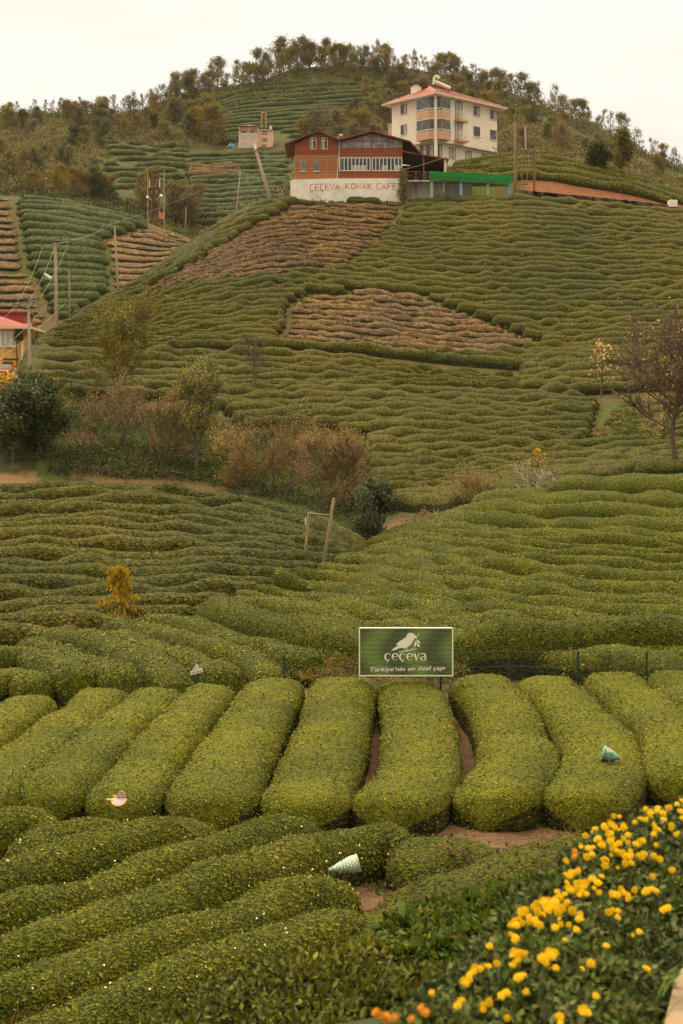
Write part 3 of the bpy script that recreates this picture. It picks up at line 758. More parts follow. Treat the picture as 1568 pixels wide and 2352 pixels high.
def cloud(name, pts, rad, nleaf, leaf, mats, label, cat='undergrowth', seed=0, flat=.7, wts=None, kind='stuff'):
    """many leafy clumps as one mass of growth nobody could count"""
    rng = np.random.default_rng(500+seed); n = len(pts)
    rad = np.broadcast_to(rad, n)*rng.uniform(.6, 1.3, n)
    dv = rnd_dirs(n*nleaf, rng); dv[:, 2] = np.abs(dv[:, 2])*1.0-.15
    rr = rng.uniform(.55, 1.05, n*nleaf)
    C = np.repeat(np.asarray(pts), nleaf, 0); Rr = np.repeat(rad, nleaf)*rr
    P = C + dv*Rr[:, None]*np.array([1, 1, flat])
    V, Q = leafquads(P, dv, leaf, rng, out=.3, aspect=.65)
    cm = rng.choice(len(mats), n, p=wts); mi = np.repeat(cm, nleaf)
    o = quads(name, V, Q, mats, mi); tag(o, label, cat, kind=kind); return o
def scatter(poly, n, d0, d1, rng, off=0.0):
    poly = np.array(poly, float); lo = poly.min(0); hi = poly.max(0)
    u = rng.uniform(lo[0], hi[0], n*4); y = rng.uniform(lo[1], hi[1], n*4)
    k = inpoly(u, y, [tuple(p) for p in poly]); u = u[k][:n]; y = y[k][:n]
    p, ok = hit(u, y, d0, d1, off)
    return p[ok]
rgv = np.random.default_rng(77)
# templates for the far trees, about 9 m tall
FT = {}
for i in range(3):
    FT['olive', i] = tree_meshes(20+i, 9, 6.4, .38, 2400, 'l_olive', minr=.035, spread=.4, trunk=.10, nb=14, n2=4, n3=1)
    FT['thin', i] = tree_meshes(30+i, 10, 4.6, .30, 1000, 'l_olive', minr=.05, spread=.35, trunk=.14, nb=14, n2=4, n3=2, up=.8)
    FT['bare', i] = tree_meshes(40+i, 9.5, 5.2, .28, 600, 'l_brown', 'bark', minr=.045, spread=.35, trunk=.14, nb=14, n2=5, n3=2, up=.8)
    FT['brown', i] = tree_meshes(50+i, 8, 6.5, .38, 2400, 'l_brown', minr=.03, spread=.45, trunk=.08, nb=14, n2=4, n3=1)
    FT['dark', i] = tree_meshes(60+i, 8, 6.5, .45, 1900, 'l_dark', minr=.03, spread=.45, trunk=.12, nb=14, n2=4, n3=0)
    FT['gold', i] = tree_meshes(70+i, 9, 6.5, .42, 1500, 'l_gold', minr=.03, spread=.4, trunk=.2, nb=14, n2=4, n3=0)
FL = {'olive': 'olive-leaved', 'thin': 'thin half-bare', 'bare': 'bare twiggy', 'brown': 'brown-leaved', 'dark': 'dark evergreen', 'gold': 'golden-olive'}
def fput(kind, p, hpx, where, group, wscale=1.0):
    H0 = {'olive': 9, 'thin': 10, 'bare': 9.5, 'brown': 8, 'dark': 8, 'gold': 9}[kind]
    s = hpx*p[1]/F/H0
    e = put_tree(FT[kind, int(rgv.integers(3))], tuple(p), FL[kind]+' tree '+where, group, s*wscale, rgv.uniform(0, 6.28), sz=s)
    return e
SB = [(380,235),(480,205),(600,180),(700,152),(850,152),(1000,168),(1100,195),(1200,228),(1300,272),(1400,312),(1400,345),(1300,305),(1200,262),(1100,230),(1000,205),(850,180),(700,178),(600,200),(480,232)]
def sky():
    cu = [0, 100, 230, 300, 450, 600, 700, 850, 1000, 1200, 1300, 1400, 1500, 1568]
    hp = [34, 34, 46, 52, 66, 70, 76, 60, 58, 60, 62, 58, 60, 40]
    u = -90.0
    while u < 1600:
        d = 505 + rgv.uniform(-12, 8)
        h = np.interp(u, cu, hp)*rgv.uniform(.75, 1.2)
        k = rgv.choice(['olive', 'thin', 'bare', 'brown'], p=[.22, .38, .3, .10])
        if 640 < u < 780: k = rgv.choice(['olive', 'gold', 'brown'])
        if 50 < u < 260: k = rgv.choice(['thin', 'bare', 'olive'], p=[.4, .4, .2])
        w = 'on the skyline left of the summit' if u < 640 else ('on the summit of the far hill' if u < 900 else 'on the skyline right of the summit')
        fput(k, at(u, d), h, w, 'trees '+w)
        u += rgv.uniform(10, 18) if u < 1280 else rgv.uniform(16, 28)
sky()
def forest(poly, n, kinds, w, hpx, where, d0, d1):
    P = scatter(poly, n, d0, d1, rgv)
    for p in P:
        fput(rgv.choice(kinds, p=w), p, rgv.uniform(*hpx), where, 'trees '+where)
FP1 = [(-100,285),(100,280),(230,285),(400,232),(470,225),(488,330),(420,345),(240,330),(225,440),(60,440),(-100,440)]
FP3 = [(880,190),(1000,190),(1100,215),(1200,262),(1400,345),(1580,430),(1560,450),(1400,400),(1230,350),(1150,350),(1000,300),(900,290),(780,320),(740,318),(860,220)]
forest(SB, 58, ['olive', 'brown', 'gold', 'thin', 'dark'], [.34, .24, .12, .2, .1], (44, 68), 'just below the crest of the far hill', 380, 525)
KW = (['olive', 'brown', 'dark', 'gold', 'bare'], [.26, .27, .22, .13, .12])
forest(FP1, 66, *KW, (42, 66), 'in the wood on the left hillside', 300, 515)
forest(FP3, 56, ['olive', 'brown', 'dark', 'gold', 'bare'], [.30, .30, .10, .18, .12], (42, 66), 'in the wood behind the cream house', 300, 515)
forest([(435,300),(490,300),(495,345),(440,350)], 7, ['gold', 'olive'], [.7, .3], (80, 100), 'in the golden clump beside the big far field', 300, 515)
forest([(270,450),(440,500),(460,530),(330,500)], 11, ['brown', 'bare', 'olive'], [.4, .4, .2], (60, 95), 'in the hollow behind the steep green field', 250, 330)
forest([(-60,440),(240,445),(280,480),(100,450)], 16, ['brown', 'gold', 'olive', 'dark'], [.3, .25, .25, .2], (45, 75), 'just above the fields on the left', 250, 340)
forest([(600,400),(665,370),(670,440),(610,470)], 6, ['brown', 'olive', 'gold'], [.5, .3, .2], (60, 90), 'left of the cafe', 172, 300)
forest([(700,310),(760,300),(860,300),(880,360),(790,375),(700,350)], 12, ['gold', 'brown'], [.6, .4], (55, 80), 'right behind the cafe roof', 300, 460)
forest([(650,250),(870,200),(860,260),(700,300)], 7, ['gold', 'bare', 'brown'], [.3, .4, .3], (26, 42), 'standing alone in the big far field', 395, 515)
u_ = lambda n, poly, d0, d1: scatter(poly, n, d0, d1, rgv)
CREST = []
for u in np.arange(-90, 1600, 5.0):
    for dd in (478, 488, 498, 508): CREST.append(at(u+rgv.uniform(-3, 3), dd+rgv.uniform(-6, 6)))
FP3B = [(690,330),(760,318),(880,250),(1000,300),(1060,340),(1100,380),(1000,430),(880,440),(690,440)]
cloud('crest_thicket', CREST, 3.5, 46, .6, [M['l_dark'], M['l_olive'], M['l_brown']], 'dense thicket along the whole crest of the far hill', seed=31, wts=[.3, .4, .3])
cloud('forest_undergrowth', np.concatenate([u_(1100, FP1, 300, 520), u_(1300, FP3, 300, 520), u_(700, FP3B, 215, 520)]), 2.8, 40, .68, [M['l_dark'], M['l_olive'], M['l_brown']], 'dense undergrowth filling the far woods', seed=1, wts=[.28, .36, .36])
cloud('valley_undergrowth', np.concatenate([u_(260, [(170,430),(470,490),(560,470),(620,480),(560,560),(460,560),(300,520)], 250, 420), u_(200, [(560,400),(680,350),(680,480),(560,560)], 172, 330), u_(200, [(-100,430),(240,430),(330,500),(-100,445)], 248, 330)]),
      1.7, 34, .55, [M['l_dark'], M['l_green'], M['l_brown'], M['l_gold']], 'rough growth in the valley behind the hill', seed=2, wts=[.4, .25, .25, .1])
# --- the ravine growth below the big hill
RAV = [(-60,900),(60,880),(170,885),(330,925),(500,975),(760,990),(830,1010),(850,1110),(880,1180),(830,1250),(700,1170),(560,1130),(420,1100),(230,1095),(100,1060),(-60,1050)]
cloud('ravine_undergrowth', np.concatenate([u_(800, RAV, 62, 120), u_(260, [(180,1020),(500,1040),(620,1090),(560,1130),(420,1105),(100,1090)], 62, 100)]), 1.0, 64, .15,
      [M['l_dark'], M['l_green'], M['l_brown']], 'dark brambles and bushes filling the ravine', seed=3, wts=[.5, .35, .15])
cloud('knoll_weeds', np.concatenate([u_(80, [(820,1265),(950,1190),(1100,1130),(1300,1085),(1568,1045),(1568,1085),(1300,1130),(1100,1190),(960,1230),(840,1280)], 50, 80)]), .5, 60, .10,
      [M['scruff'], M['l_green'], M['l_olive']], 'rough weedy bushes along the crest of the right-hand knoll', seed=4, wts=[.4, .35, .25])
FW = np.concatenate([u_(90, [(540,1530),(740,1500),(830,1555),(830,1600),(560,1590)], 29.5, 36), u_(30, [(860,1560),(1040,1560),(1040,1590),(860,1590)], 29, 36), u_(22, [(480,1555),(560,1535),(560,1590),(480,1590)], 29.5, 34)]); FW[:, 2] += .3
cloud('fence_weeds', FW, .38, 130, .06,
      [M['scruff'], M['l_olive'], M['l_gold']], 'yellowing weeds along the wire fence', seed=5, wts=[.5, .25, .25])
cloud('path_weeds', np.concatenate([u_(30, [(1040,1890),(1250,1880),(1260,1900),(1060,1905)], 18, 25), u_(25, [(830,2010),(900,1960),(930,1990),(880,2060)], 18, 25)]), .16, 40, .06,
      [M['l_green'], M['scruff']], 'low weeds at the edges of the earth path', seed=6, flat=.4)
cloud('soil_weeds', u_(260, [(40,1110),(820,1270),(640,1335),(160,1450),(-60,1460)], 42, 66), .10, 14, .10, [M['l_green'], M['scruff']], 'weeds sprouting between the rows of the left valley slope', seed=7)
cloud('house_weeds', np.concatenate([u_(120, [(930,395),(1100,370),(1230,400),(1180,415),(1000,415)], 168, 190), u_(60, [(660,458),(930,460),(930,470),(660,470)], 155, 168)]), .5, 40, .22, [M['l_green'], M['l_olive'], M['scruff']], 'weeds around the foot of the cafe wall and house', seed=8)
# --- the trees that stand out one by one: (u, base y, dmin, dmax, height px, width px, label, args)
NT = [
 (255, 925, 80, 120, 210, 200, 'tall slender olive-yellow tree on the left edge of the big hill', dict(leaf=0.176, nleaf=8400, crownmat='l_olive_pale', minr=.012, spread=.22, trunk=.15, nb=20, n2=5, n3=3, shape='column', extra=('l_gold', .55))),
 (262, 1015, 62, 110, 160, 190, 'round leafless greyish-brown bush below the slender olive tree', dict(leaf=0.121, nleaf=3000, crownmat='l_rust', bark='bark_brown', minr=.010, spread=.12, trunk=.1, nb=18, n2=7, n3=5, stems=3)),
 (372, 1065, 62, 100, 165, 175, 'leafless brown thicket between two greener ravine trees', dict(leaf=0.108, nleaf=3400, crownmat='l_rust', bark='bark_brown', minr=.010, spread=.12, trunk=.1, nb=18, n2=7, n3=5, stems=4)),
 (448, 1075, 62, 100, 225, 185, 'yellow-green ravine tree with thin pale leaves, tallest in the ravine', dict(leaf=0.149, nleaf=8600, crownmat='l_olive_pale', minr=.010, spread=.18, trunk=.12, nb=20, n2=6, n3=3, shape='column', extra=('l_grey', .55))),
 (568, 1125, 62, 100, 150, 150, 'orange-tinged bush at the left end of the rusty thicket', dict(leaf=0.135, nleaf=4600, crownmat='l_rust', bark='bark_brown', minr=.010, spread=.16, trunk=.1, nb=16, n2=6, n3=4, stems=3)),
 (650, 1135, 62, 100, 170, 210, 'rusty leafless bush in the middle of the thicket', dict(leaf=0.115, nleaf=5200, crownmat='l_rust', bark='bark_brown', minr=.010, spread=.15, trunk=.1, nb=20, n2=7, n3=5, stems=4, extra=('l_brown', .5))),
 (755, 1165, 62, 100, 190, 185, 'round-topped rusty tree at the right end of the thicket', dict(leaf=0.121, nleaf=8400, crownmat='l_rust', bark='bark_brown', minr=.010, spread=.15, trunk=.12, nb=22, n2=7, n3=5, stems=3, extra=('l_brown', .4))),
 (110, 1035, 62, 110, 165, 185, 'broad dark glossy evergreen at the left of the ravine', dict(leaf=0.216, nleaf=13000, crownmat='l_dark', minr=.02, spread=.28, trunk=.08, nb=18, n2=5, n3=1, stems=2, extra=('l_green', .35))),
 (30, 1050, 62, 110, 170, 120, 'dark evergreen with a bare foot at the left edge', dict(leaf=0.216, nleaf=10000, crownmat='l_dark', minr=.02, spread=.28, trunk=.2, nb=18, n2=5, n3=1, extra=('l_grey', .25))),
 (105, 945, 85, 125, 90, 90, 'orange-yellow shrub above the dark evergreens', dict(leaf=0.216, nleaf=3000, crownmat='l_gold', minr=.02, spread=.2, trunk=.1, nb=12, n2=4, n3=1, stems=3, extra=('l_orange', .35))),
 (16, 935, 85, 125, 75, 90, 'bright yellow-leaved sapling in front of the yellow house', dict(leaf=0.378, nleaf=260, crownmat='l_yellow', minr=.02, spread=.1, trunk=.3, nb=9, n2=3, n3=1, stems=2, shape='vase')),
 (100, 770, 120, 150, 30, 34, 'small dark bush beside the yellow house', dict(leaf=0.216, nleaf=2800, crownmat='l_dark', minr=.02, spread=.22, trunk=.1, nb=12, n2=3, n3=0, stems=2)),
 (862, 1245, 52, 100, 175, 100, 'grey-green shrub with silvery leaves at the tip of the ravine', dict(leaf=0.135, nleaf=7600, crownmat='l_grey', minr=.01, spread=.16, trunk=.06, nb=18, n2=5, n3=2, stems=3, extra=('l_dark', .25))),
 (590, 900, 90, 125, 150, 82, 'leafless grey tree standing alone on the terrace step', dict(leaf=0.135, nleaf=120, crownmat='l_brown', bark='bark_brown', minr=.013, spread=.1, trunk=.25, nb=18, n2=6, n3=4, up=.6)),
 (1562, 1075, 60, 85, 345, 290, 'big spreading bare tree with a few peach leaves at the right edge', dict(leaf=.15, nleaf=700, crownmat='l_peach', bark='bark_brown', minr=.021, spread=.14, trunk=.32, nb=30, n2=9, n3=9, tr=.022, lean=-.1)),
 (1378, 905, 95, 130, 130, 88, 'thin bare tree dotted with peach-coloured leaves', dict(leaf=.26, nleaf=150, crownmat='l_peach', bark='bark_brown', minr=.012, spread=.12, trunk=.25, nb=14, n2=5, n3=3, lean=.12, up=.7)),
 (1250, 1140, 52, 80, 82, 115, 'twisted whitish dead shrub on the crest of the knoll', dict(leaf=.1, nleaf=0, crownmat='l_orange', bark='bark_pale', minr=.012, spread=.1, trunk=.2, nb=14, n2=5, n3=3, lean=-.35, up=.1)),
 (1232, 1105, 62, 90, 85, 50, 'slim sapling with a tuft of orange leaves behind the dead shrub', dict(leaf=.17, nleaf=110, crownmat='l_gold', bark='bark_brown', minr=.010, spread=.1, trunk=.4, nb=8, n2=3, n3=1, up=.8, extra=('l_yellow', .5))),
 (1078, 1150, 58, 85, 60, 110, 'low reddish-brown shrub behind the knoll', dict(leaf=.09, nleaf=2600, crownmat='l_rust', bark='bark_brown', minr=.009, spread=.12, trunk=.1, nb=14, n2=5, n3=3, stems=4)),
 (965, 1220, 50, 75, 70, 44, 'thin sapling with orange leaves on the left shoulder of the knoll', dict(leaf=.11, nleaf=90, crownmat='l_orange', bark='bark_pale', minr=.008, spread=.08, trunk=.3, nb=9, n2=3, n3=2, up=.6)),
 (1035, 1235, 50, 75, 85, 90, 'leafless pale sprawling branches on the left shoulder of the knoll', dict(leaf=.1, nleaf=0, crownmat='l_orange', bark='bark_pale', minr=.007, spread=.1, trunk=.2, nb=8, n2=3, n3=2, lean=-.5, up=.1)),
 (345, 1418, 40, 60, 85, 40, 'leafless reddish sapling beside the yellow-leaved one', dict(leaf=.1, nleaf=0, crownmat='l_orange', bark='bark_brown', minr=.007, spread=.1, trunk=.3, nb=8, n2=2, n3=1, lean=.12, up=1.0)),
 (648, 1310, 40, 60, 55, 34, 'small whitish dead sapling left of the tall timber posts', dict(leaf=.1, nleaf=0, crownmat='l_orange', bark='bark_pale', minr=.006, spread=.1, trunk=.2, nb=8, n2=3, n3=1)),
 (1380, 392, 171, 192, 62, 58, 'dark round tree standing on the mound above the red soil', dict(leaf=.3, nleaf=5200, crownmat='l_dark', minr=.03, spread=.3, trunk=.12, nb=16, n2=4, n3=0)),
 (1085, 388, 168, 185, 22, 34, 'small green shrub at the foot of the cream house', dict(leaf=.16, nleaf=900, crownmat='l_green', minr=.02, spread=.14, trunk=.1, nb=10, n2=3, n3=0, stems=3)),
 (998, 385, 165, 180, 52, 42, 'dense laurel in front of the ground floor of the cream house', dict(leaf=.2, nleaf=3600, crownmat='l_dark', minr=.02, spread=.18, trunk=.15, nb=16, n2=4, n3=0, extra=('l_green', .4))),
 (1140, 372, 175, 192, 50, 40, 'leafless tree against the right corner of the cream house', dict(leaf=.1, nleaf=0, crownmat='l_brown', bark='bark', minr=.018, spread=.2, trunk=.3, nb=10, n2=4, n3=2, up=.7)),
 (648, 452, 160, 185, 105, 44, 'pale pollarded tree with upright stubs left of the cafe', dict(leaf=.3, nleaf=90, crownmat='l_gold', bark='bark_pale', minr=.045, spread=.2, trunk=.3, nb=12, n2=2, n3=1, up=1.3, stems=2)),
 (1512, 412, 171, 260, 80, 44, 'leafless pale tree on the skyline at the far right', dict(leaf=.1, nleaf=0, crownmat='l_brown', bark='bark_pale', minr=.02, spread=.2, trunk=.1, nb=16, n2=4, n3=2, up=1.0, stems=4)),
 (1478, 405, 171, 260, 112, 50, 'half-bare tall tree left of the leafless one at the far right', dict(leaf=.3, nleaf=260, crownmat='l_olive', bark='bark', minr=.025, spread=.2, trunk=.15, nb=16, n2=4, n3=2, up=1.0, stems=3)),
 (1425, 398, 171, 260, 108, 62, 'leafy olive tree right of the dark round tree', dict(leaf=.32, nleaf=2200, crownmat='l_olive', bark='bark', minr=.03, spread=.3, trunk=.15, nb=16, n2=4, n3=1, up=.8)),
]
for i, (u, y, d0, d1, hp, wp, lb, a) in enumerate(NT):
    p, ok = hit([u], [y], d0, d1, .25)
    if not ok[0]:
        p = [at(u, (d0+d1)/2)]
    p = p[0]; k = p[1]/F
    me = tree_meshes(200+i, hp*k, wp*k, **a)
    shrub = ('bush' in lb or 'shrub' in lb or 'thicket' in lb) and 'tree' not in lb.split(' between')[0].split(' below')[0].split(' behind')[0].split(' right')[0]
    nm = 'shrub' if shrub else ('sapling' if 'sapling' in lb else 'tree')
    put_tree(me, (p[0], p[1], float(ground(p[0], p[1]))), lb, None, 1, 0, nm, nm)
def yellow_sapling():
    p, _ = hit([272], [1440], 36, 60, .1); p = p[0]
    e = empty('sapling', (p[0], p[1], float(ground(p[0], p[1]))))
    tag(e, 'slender sapling hung with long bright yellow leaves on the left', 'sapling')
    rg = random.Random(5); mb = MB(); tips = []
    H = 145*p[1]/F; 
    mb.tube([(0, 0, -.1), (.03, 0, H*.5), (.0, 0, H*.97)], [.022, .014, .005], 6)
    for i in range(44):
        f = rg.uniform(.03, .99); a = rg.uniform(0, 6.28); L = (.50*(1-f)+.22)*rg.uniform(.6, 1.2)
        b = Vector((0, 0, H*f)); c = b+Vector((math.cos(a)*L*.6, math.sin(a)*L*.6, L*.35)); d = b+Vector((math.cos(a)*L, math.sin(a)*L, L*.25))
        mb.tube([b, c, d], [.006, .004, .002], 4); tips += [b.lerp(c, .6), c, c.lerp(d, .5), d]
    mb.build('trunk', M['bark_brown'], e, smooth=True)
    rng = np.random.default_rng(3); T = np.array([tuple(t) for t in tips])
    n = 2300; P = T[rng.integers(0, len(T), n)]+rng.normal(size=(n, 3))*.06
    low = T[T[:, 2] < H*.3]; P[:700] = low[rng.integers(0, len(low), 700)]+rng.normal(size=(700, 3))*np.array([.17, .1, .12])
    dv = rnd_dirs(n, rng)*.5; dv[:, 2] -= .9
    V, Q = leafquads(P, rnd_dirs(n, rng), .15, rng, aspect=.36, fold=True, dirs=dv)
    quads('crown', V, Q, [M['l_yellow']], parent=e)
yellow_sapling()

LT = np.concatenate([u_(1500, [(-60,1560),(1568,1560),(1568,1900),(850,2060),(-60,1900)], 17, 32)]); LT[:, 2] += .015
V, Q = leafquads(LT, np.tile([0, 0, 1.], (len(LT), 1)), .07, np.random.default_rng(1), aspect=.6, flat=.9, spin=.2)
tag(quads('leaf_litter', V, Q, [M['brown']]), 'dry leaf litter on the earth paths', 'leaf litter', kind='stuff')

HW = u_(1500, [(150,640),(660,470),(1180,450),(1568,480),(1568,1050),(1200,1090),(900,1150),(840,1000),(560,940),(300,860)], 84, 166); HW[:, 2] += rgv.uniform(.25, .75, len(HW))
cloud('hillside_weeds', HW, .22, 16, .13, [M['l_green'], M['l_rust'], M['l_gold']], 'bright shoots and rusty weeds poking out between the rows of the big hill', seed=33, wts=[.6, .28, .12])
GP = u_(260, [(1355,1010),(1430,925),(1520,925),(1525,1010)], 80, 122)
cloud('clearing_grass', GP, .35, 30, .12, [M['l_green'], M['l_rust'], M['l_olive']], 'rough grass of the small clearing beside the right-hand tree', seed=34, flat=.35, wts=[.5, .25, .25])
EW = u_(150, [(460,1420),(740,1480),(850,1500),(850,1560),(700,1500),(460,1440)], 31, 42)
cloud('bank_weeds', EW, .16, 40, .06, [M['scruff'], M['l_gold'], M['l_rust']], 'dry weeds on the soil bank left of the billboard', seed=35)
# ------------------------------------------------------------------ materials for built things
def glass(name, col=(.02, .022, .022), rough=.12):
    m, nt, out = newmat(name); p = nd(nt, 'ShaderNodeBsdfPrincipled')
    tc = nd(nt, 'ShaderNodeTexCoord')
    c = mixc(nt, tuple(a*.7 for a in col), tuple(min(1, a*1.5) for a in col), mrange(nt, noise(nt, 1.2, 2, tc.outputs['Object']), .4, .6, 0, 1))
    nt.links.new(c, p.inputs['Base Color']); p.inputs['Roughness'].default_value = rough; p.inputs['Specular IOR Level'].default_value = .6
    nt.links.new(p.outputs[0], out.inputs[0]); return m
def planks(name, c1, c2, gap=.14, rough=.7, axis='Z'):
    """horizontal boards: board to board colour shifts, dark joints, long grain"""
    m, nt, out = newmat(name); tc = nd(nt, 'ShaderNodeTexCoord'); s = nd(nt, 'ShaderNodeSeparateXYZ'); nt.links.new(tc.outputs['Object'], s.inputs[0])
    q = nd(nt, 'ShaderNodeMath', operation='DIVIDE'); nt.links.new(s.outputs[axis], q.inputs[0]); q.inputs[1].default_value = gap
    fl = nd(nt, 'ShaderNodeMath', operation='FLOOR'); nt.links.new(q.outputs[0], fl.inputs[0])
    fr = nd(nt, 'ShaderNodeMath', operation='FRACT'); nt.links.new(q.outputs[0], fr.inputs[0])
    wn = nd(nt, 'ShaderNodeTexWhiteNoise', noise_dimensions='1D'); nt.links.new(fl.outputs[0], wn.inputs['W'])
    mp = nd(nt, 'ShaderNodeMapping'); mp.inputs['Scale'].default_value = (1, 1, 14); nt.links.new(tc.outputs['Object'], mp.inputs[0])
    g = noise(nt, 1.6, 6, mp.outputs[0])
    c = mixc(nt, c1, c2, mrange(nt, g, .3, .7, 0, 1))
    v = mrange(nt, wn.outputs[0], 0, 1, .78, 1.18); cb = nd(nt, 'ShaderNodeCombineColor')
    for k in range(3): nt.links.new(v, cb.inputs[k])
    c = mixc(nt, c, cb.outputs[0], 1.0, 'MULTIPLY')
    j = mrange(nt, fr.outputs[0], 0, .10, .45, 1.0); cb = nd(nt, 'ShaderNodeCombineColor')
    for k in range(3): nt.links.new(j, cb.inputs[k])
    c = mixc(nt, c, cb.outputs[0], 1.0, 'MULTIPLY')
    p = nd(nt, 'ShaderNodeBsdfPrincipled'); nt.links.new(c, p.inputs['Base Color']); p.inputs['Roughness'].default_value = rough
    p.inputs['Specular IOR Level'].default_value = .25
    nt.links.new(p.outputs[0], out.inputs[0]); return m
M['cream'] = plain('cream_render', (.86, .75, .59), .85, .05, 1.2, dirt=(.55, .44, .33), dirtamt=.25)
M['whitewash'] = plain('whitewashed_blocks', (.86, .80, .68), .9, .08, 1.5, bump=.02, dirt=(.48, .40, .29), dirtamt=.5)
M['greywall'] = plain('stained_concrete', (.50, .45, .36), .9, .2, 1.5, dirt=(.14, .12, .09), dirtamt=.9, stretch=(2.2, 2.2, .35))
M['tan'] = plain('tan_render', (.56, .33, .20), .85, .08, 1.5)
M['rooftile'] = plain('red_roof_sheet', (.33, .075, .055), .65, .22, 2, spec=.2, dirt=(.22, .12, .09), dirtamt=.5)
M['darkroof'] = plain('dark_red_roof', (.20, .050, .035), .6, .2, 2)
M['soffit'] = plain('white_fascia', (.66, .58, .46), .7, .1, 4, dirt=(.3, .25, .18), dirtamt=.5)
M['redboard'] = planks('red_stained_boards', (.24, .060, .025), (.33, .090, .036), .16)
M['woodboard'] = planks('brown_boards', (.33, .125, .042), (.46, .19, .070), .18)
M['woodframe'] = plain('brown_window_frame', (.20, .065, .035), .5, .15, 8)
M['white'] = plain('white_paint', (.78, .73, .64), .5, .06, 6)
M['lightwood'] = plain('pale_wood_frame', (.42, .24, .11), .6, .15, 6)
M['curtain'] = plain('curtain_behind_glass', (.44, .40, .33), .35, .18, 5, spec=.6, stretch=(6, 6, .5))
M['glass'] = glass('window_glass', (.045, .047, .043))
M['glassg'] = glass('grey_glass', (.22, .20, .17), .2)
M['blackglass'] = glass('dark_balcony_glazing', (.075, .072, .064), .2)
M['greengrass'] = plain('green_artificial_turf', (.012, .20, .035), .9, .25, 3, bump=.04, bscale=25, dirt=(.02, .12, .03), dirtamt=.5)
M['palegreen'] = plain('pale_green_paint', (.33, .42, .26), .7, .15, 3, dirt=(.2, .2, .12), dirtamt=.5)
M['paleblue'] = plain('pale_blue_paint', (.22, .40, .50), .7, .15, 3, dirt=(.2, .2, .15), dirtamt=.4)
M['concrete'] = plain('pole_concrete', (.25, .19, .125), .9, .15, 3, bump=.01)
M['timber'] = plain('weathered_timber', (.18, .135, .070), .9, .3, 4, stretch=(8, 8, .7), bump=.01)
M['timberred'] = plain('reddish_timber', (.20, .090, .050), .8, .2, 4)
M['metal'] = plain('galvanised_metal', (.17, .155, .13), .8, .15, 5, metal=0)
M['darkmetal'] = plain('dark_metal', (.05, .047, .042), .5, .2, 5)
M['wire'] = plain('cable', (.22, .18, .13), .6, .1, 1)
M['rust'] = plain('rusty_steel', (.16, .070, .040), .8, .3, 3)
M['peach'] = plain('peach_render', (.80, .47, .32), .85, .07, 1.2, dirt=(.5, .3, .2), dirtamt=.3)
M['yellowwall'] = plain('ochre_render', (.62, .38, .10), .85, .07, 1.2, dirt=(.42, .26, .09), dirtamt=.35)
M['redsheet'] = plain('red_ribbed_sheet', (.40, .060, .045), .5, .12, 2)
M['bluetarp'] = plain('blue_tarpaulin', (.06, .22, .42), .5, .35, 4, bump=.05)
M['signpost'] = plain('sage_green_post', (.22, .29, .16), .6, .1, 4)
M['lettering'] = plain('cream_lettering', (.88, .84, .72), .5, .03, 4)
M['redpaint'] = plain('red_brush_paint', (.62, .10, .045), .8, .2, 5)
M['fencegreen'] = plain('fence_green', (.012, .038, .022), .5, .15, 6)
M['orangecar'] = plain('orange_car_paint', (.42, .12, .035), .3, .08, 2)
M['black'] = plain('black_plastic', (.018, .017, .016), .5, .2, 5)
M['insulator'] = plain('brown_insulator', (.10, .035, .025), .3, .1, 5)
def face(o, w0, w1, h0, h1, axis, c, depth=.04): pass

# ------------------------------------------------------------------ the cream apartment house
def window(mbname, root, fx, a0, a1, z0, z1, panes=2, frame='woodframe', glassm='glass', depth=.05, curtain=None, sill=True, bars=None, ctop=1.0):
    """fx(a, out, z) -> local xyz on a facade; frame > pane sub-part"""
    f = MB(); t = .07*min(1.3, (a1-a0))
    def bx(mb, p0, p1, q0, q1, o0, o1):
        c = [fx(a, o, z) for a in (p0, p1) for o in (o0, o1) for z in (q0, q1)]
        mb.add([c[0], c[4], c[6], c[2], c[1], c[5], c[7], c[3]], [(0,3,2,1),(4,5,6,7),(0,1,5,4),(1,2,6,5),(2,3,7,6),(3,0,4,7)])
    bx(f, a0, a1, z0, z0+t, 0, depth); bx(f, a0, a1, z1-t, z1, 0, depth)
    bx(f, a0, a0+t, z0+t, z1-t, 0, depth); bx(f, a1-t, a1, z0+t, z1-t, 0, depth)
    for i in range(1, panes):
        c = a0+(a1-a0)*i/panes; bx(f, c-t*.5, c+t*.5, z0+t, z1-t, 0, depth-.004)
    for zb in (bars or []): bx(f, a0+t, a1-t, zb-t*.4, zb+t*.4, 0, depth-.007)
    fo = f.build('window', M[frame], root)
    g = MB(); bx(g, a0+t*.5, a1-t*.5, z0+t*.5, z1-t*.5, -.02, depth*.4); g.build('pane', M[glassm], fo)
    if curtain:
        for (ca, cb) in curtain:
            cu = MB(); bx(cu, a0+(a1-a0)*ca, a0+(a1-a0)*cb, z0+t*1.2, z0+(z1-z0)*ctop-t*1.2, -.01, depth*.4+.006); cu.build('curtain', M['curtain'], fo)
    if sill:
        s = MB(); bx(s, a0-.06, a1+.06, z0-.07, z0-.003, 0, .12); s.build('sill', M['white'], fo)
    return fo
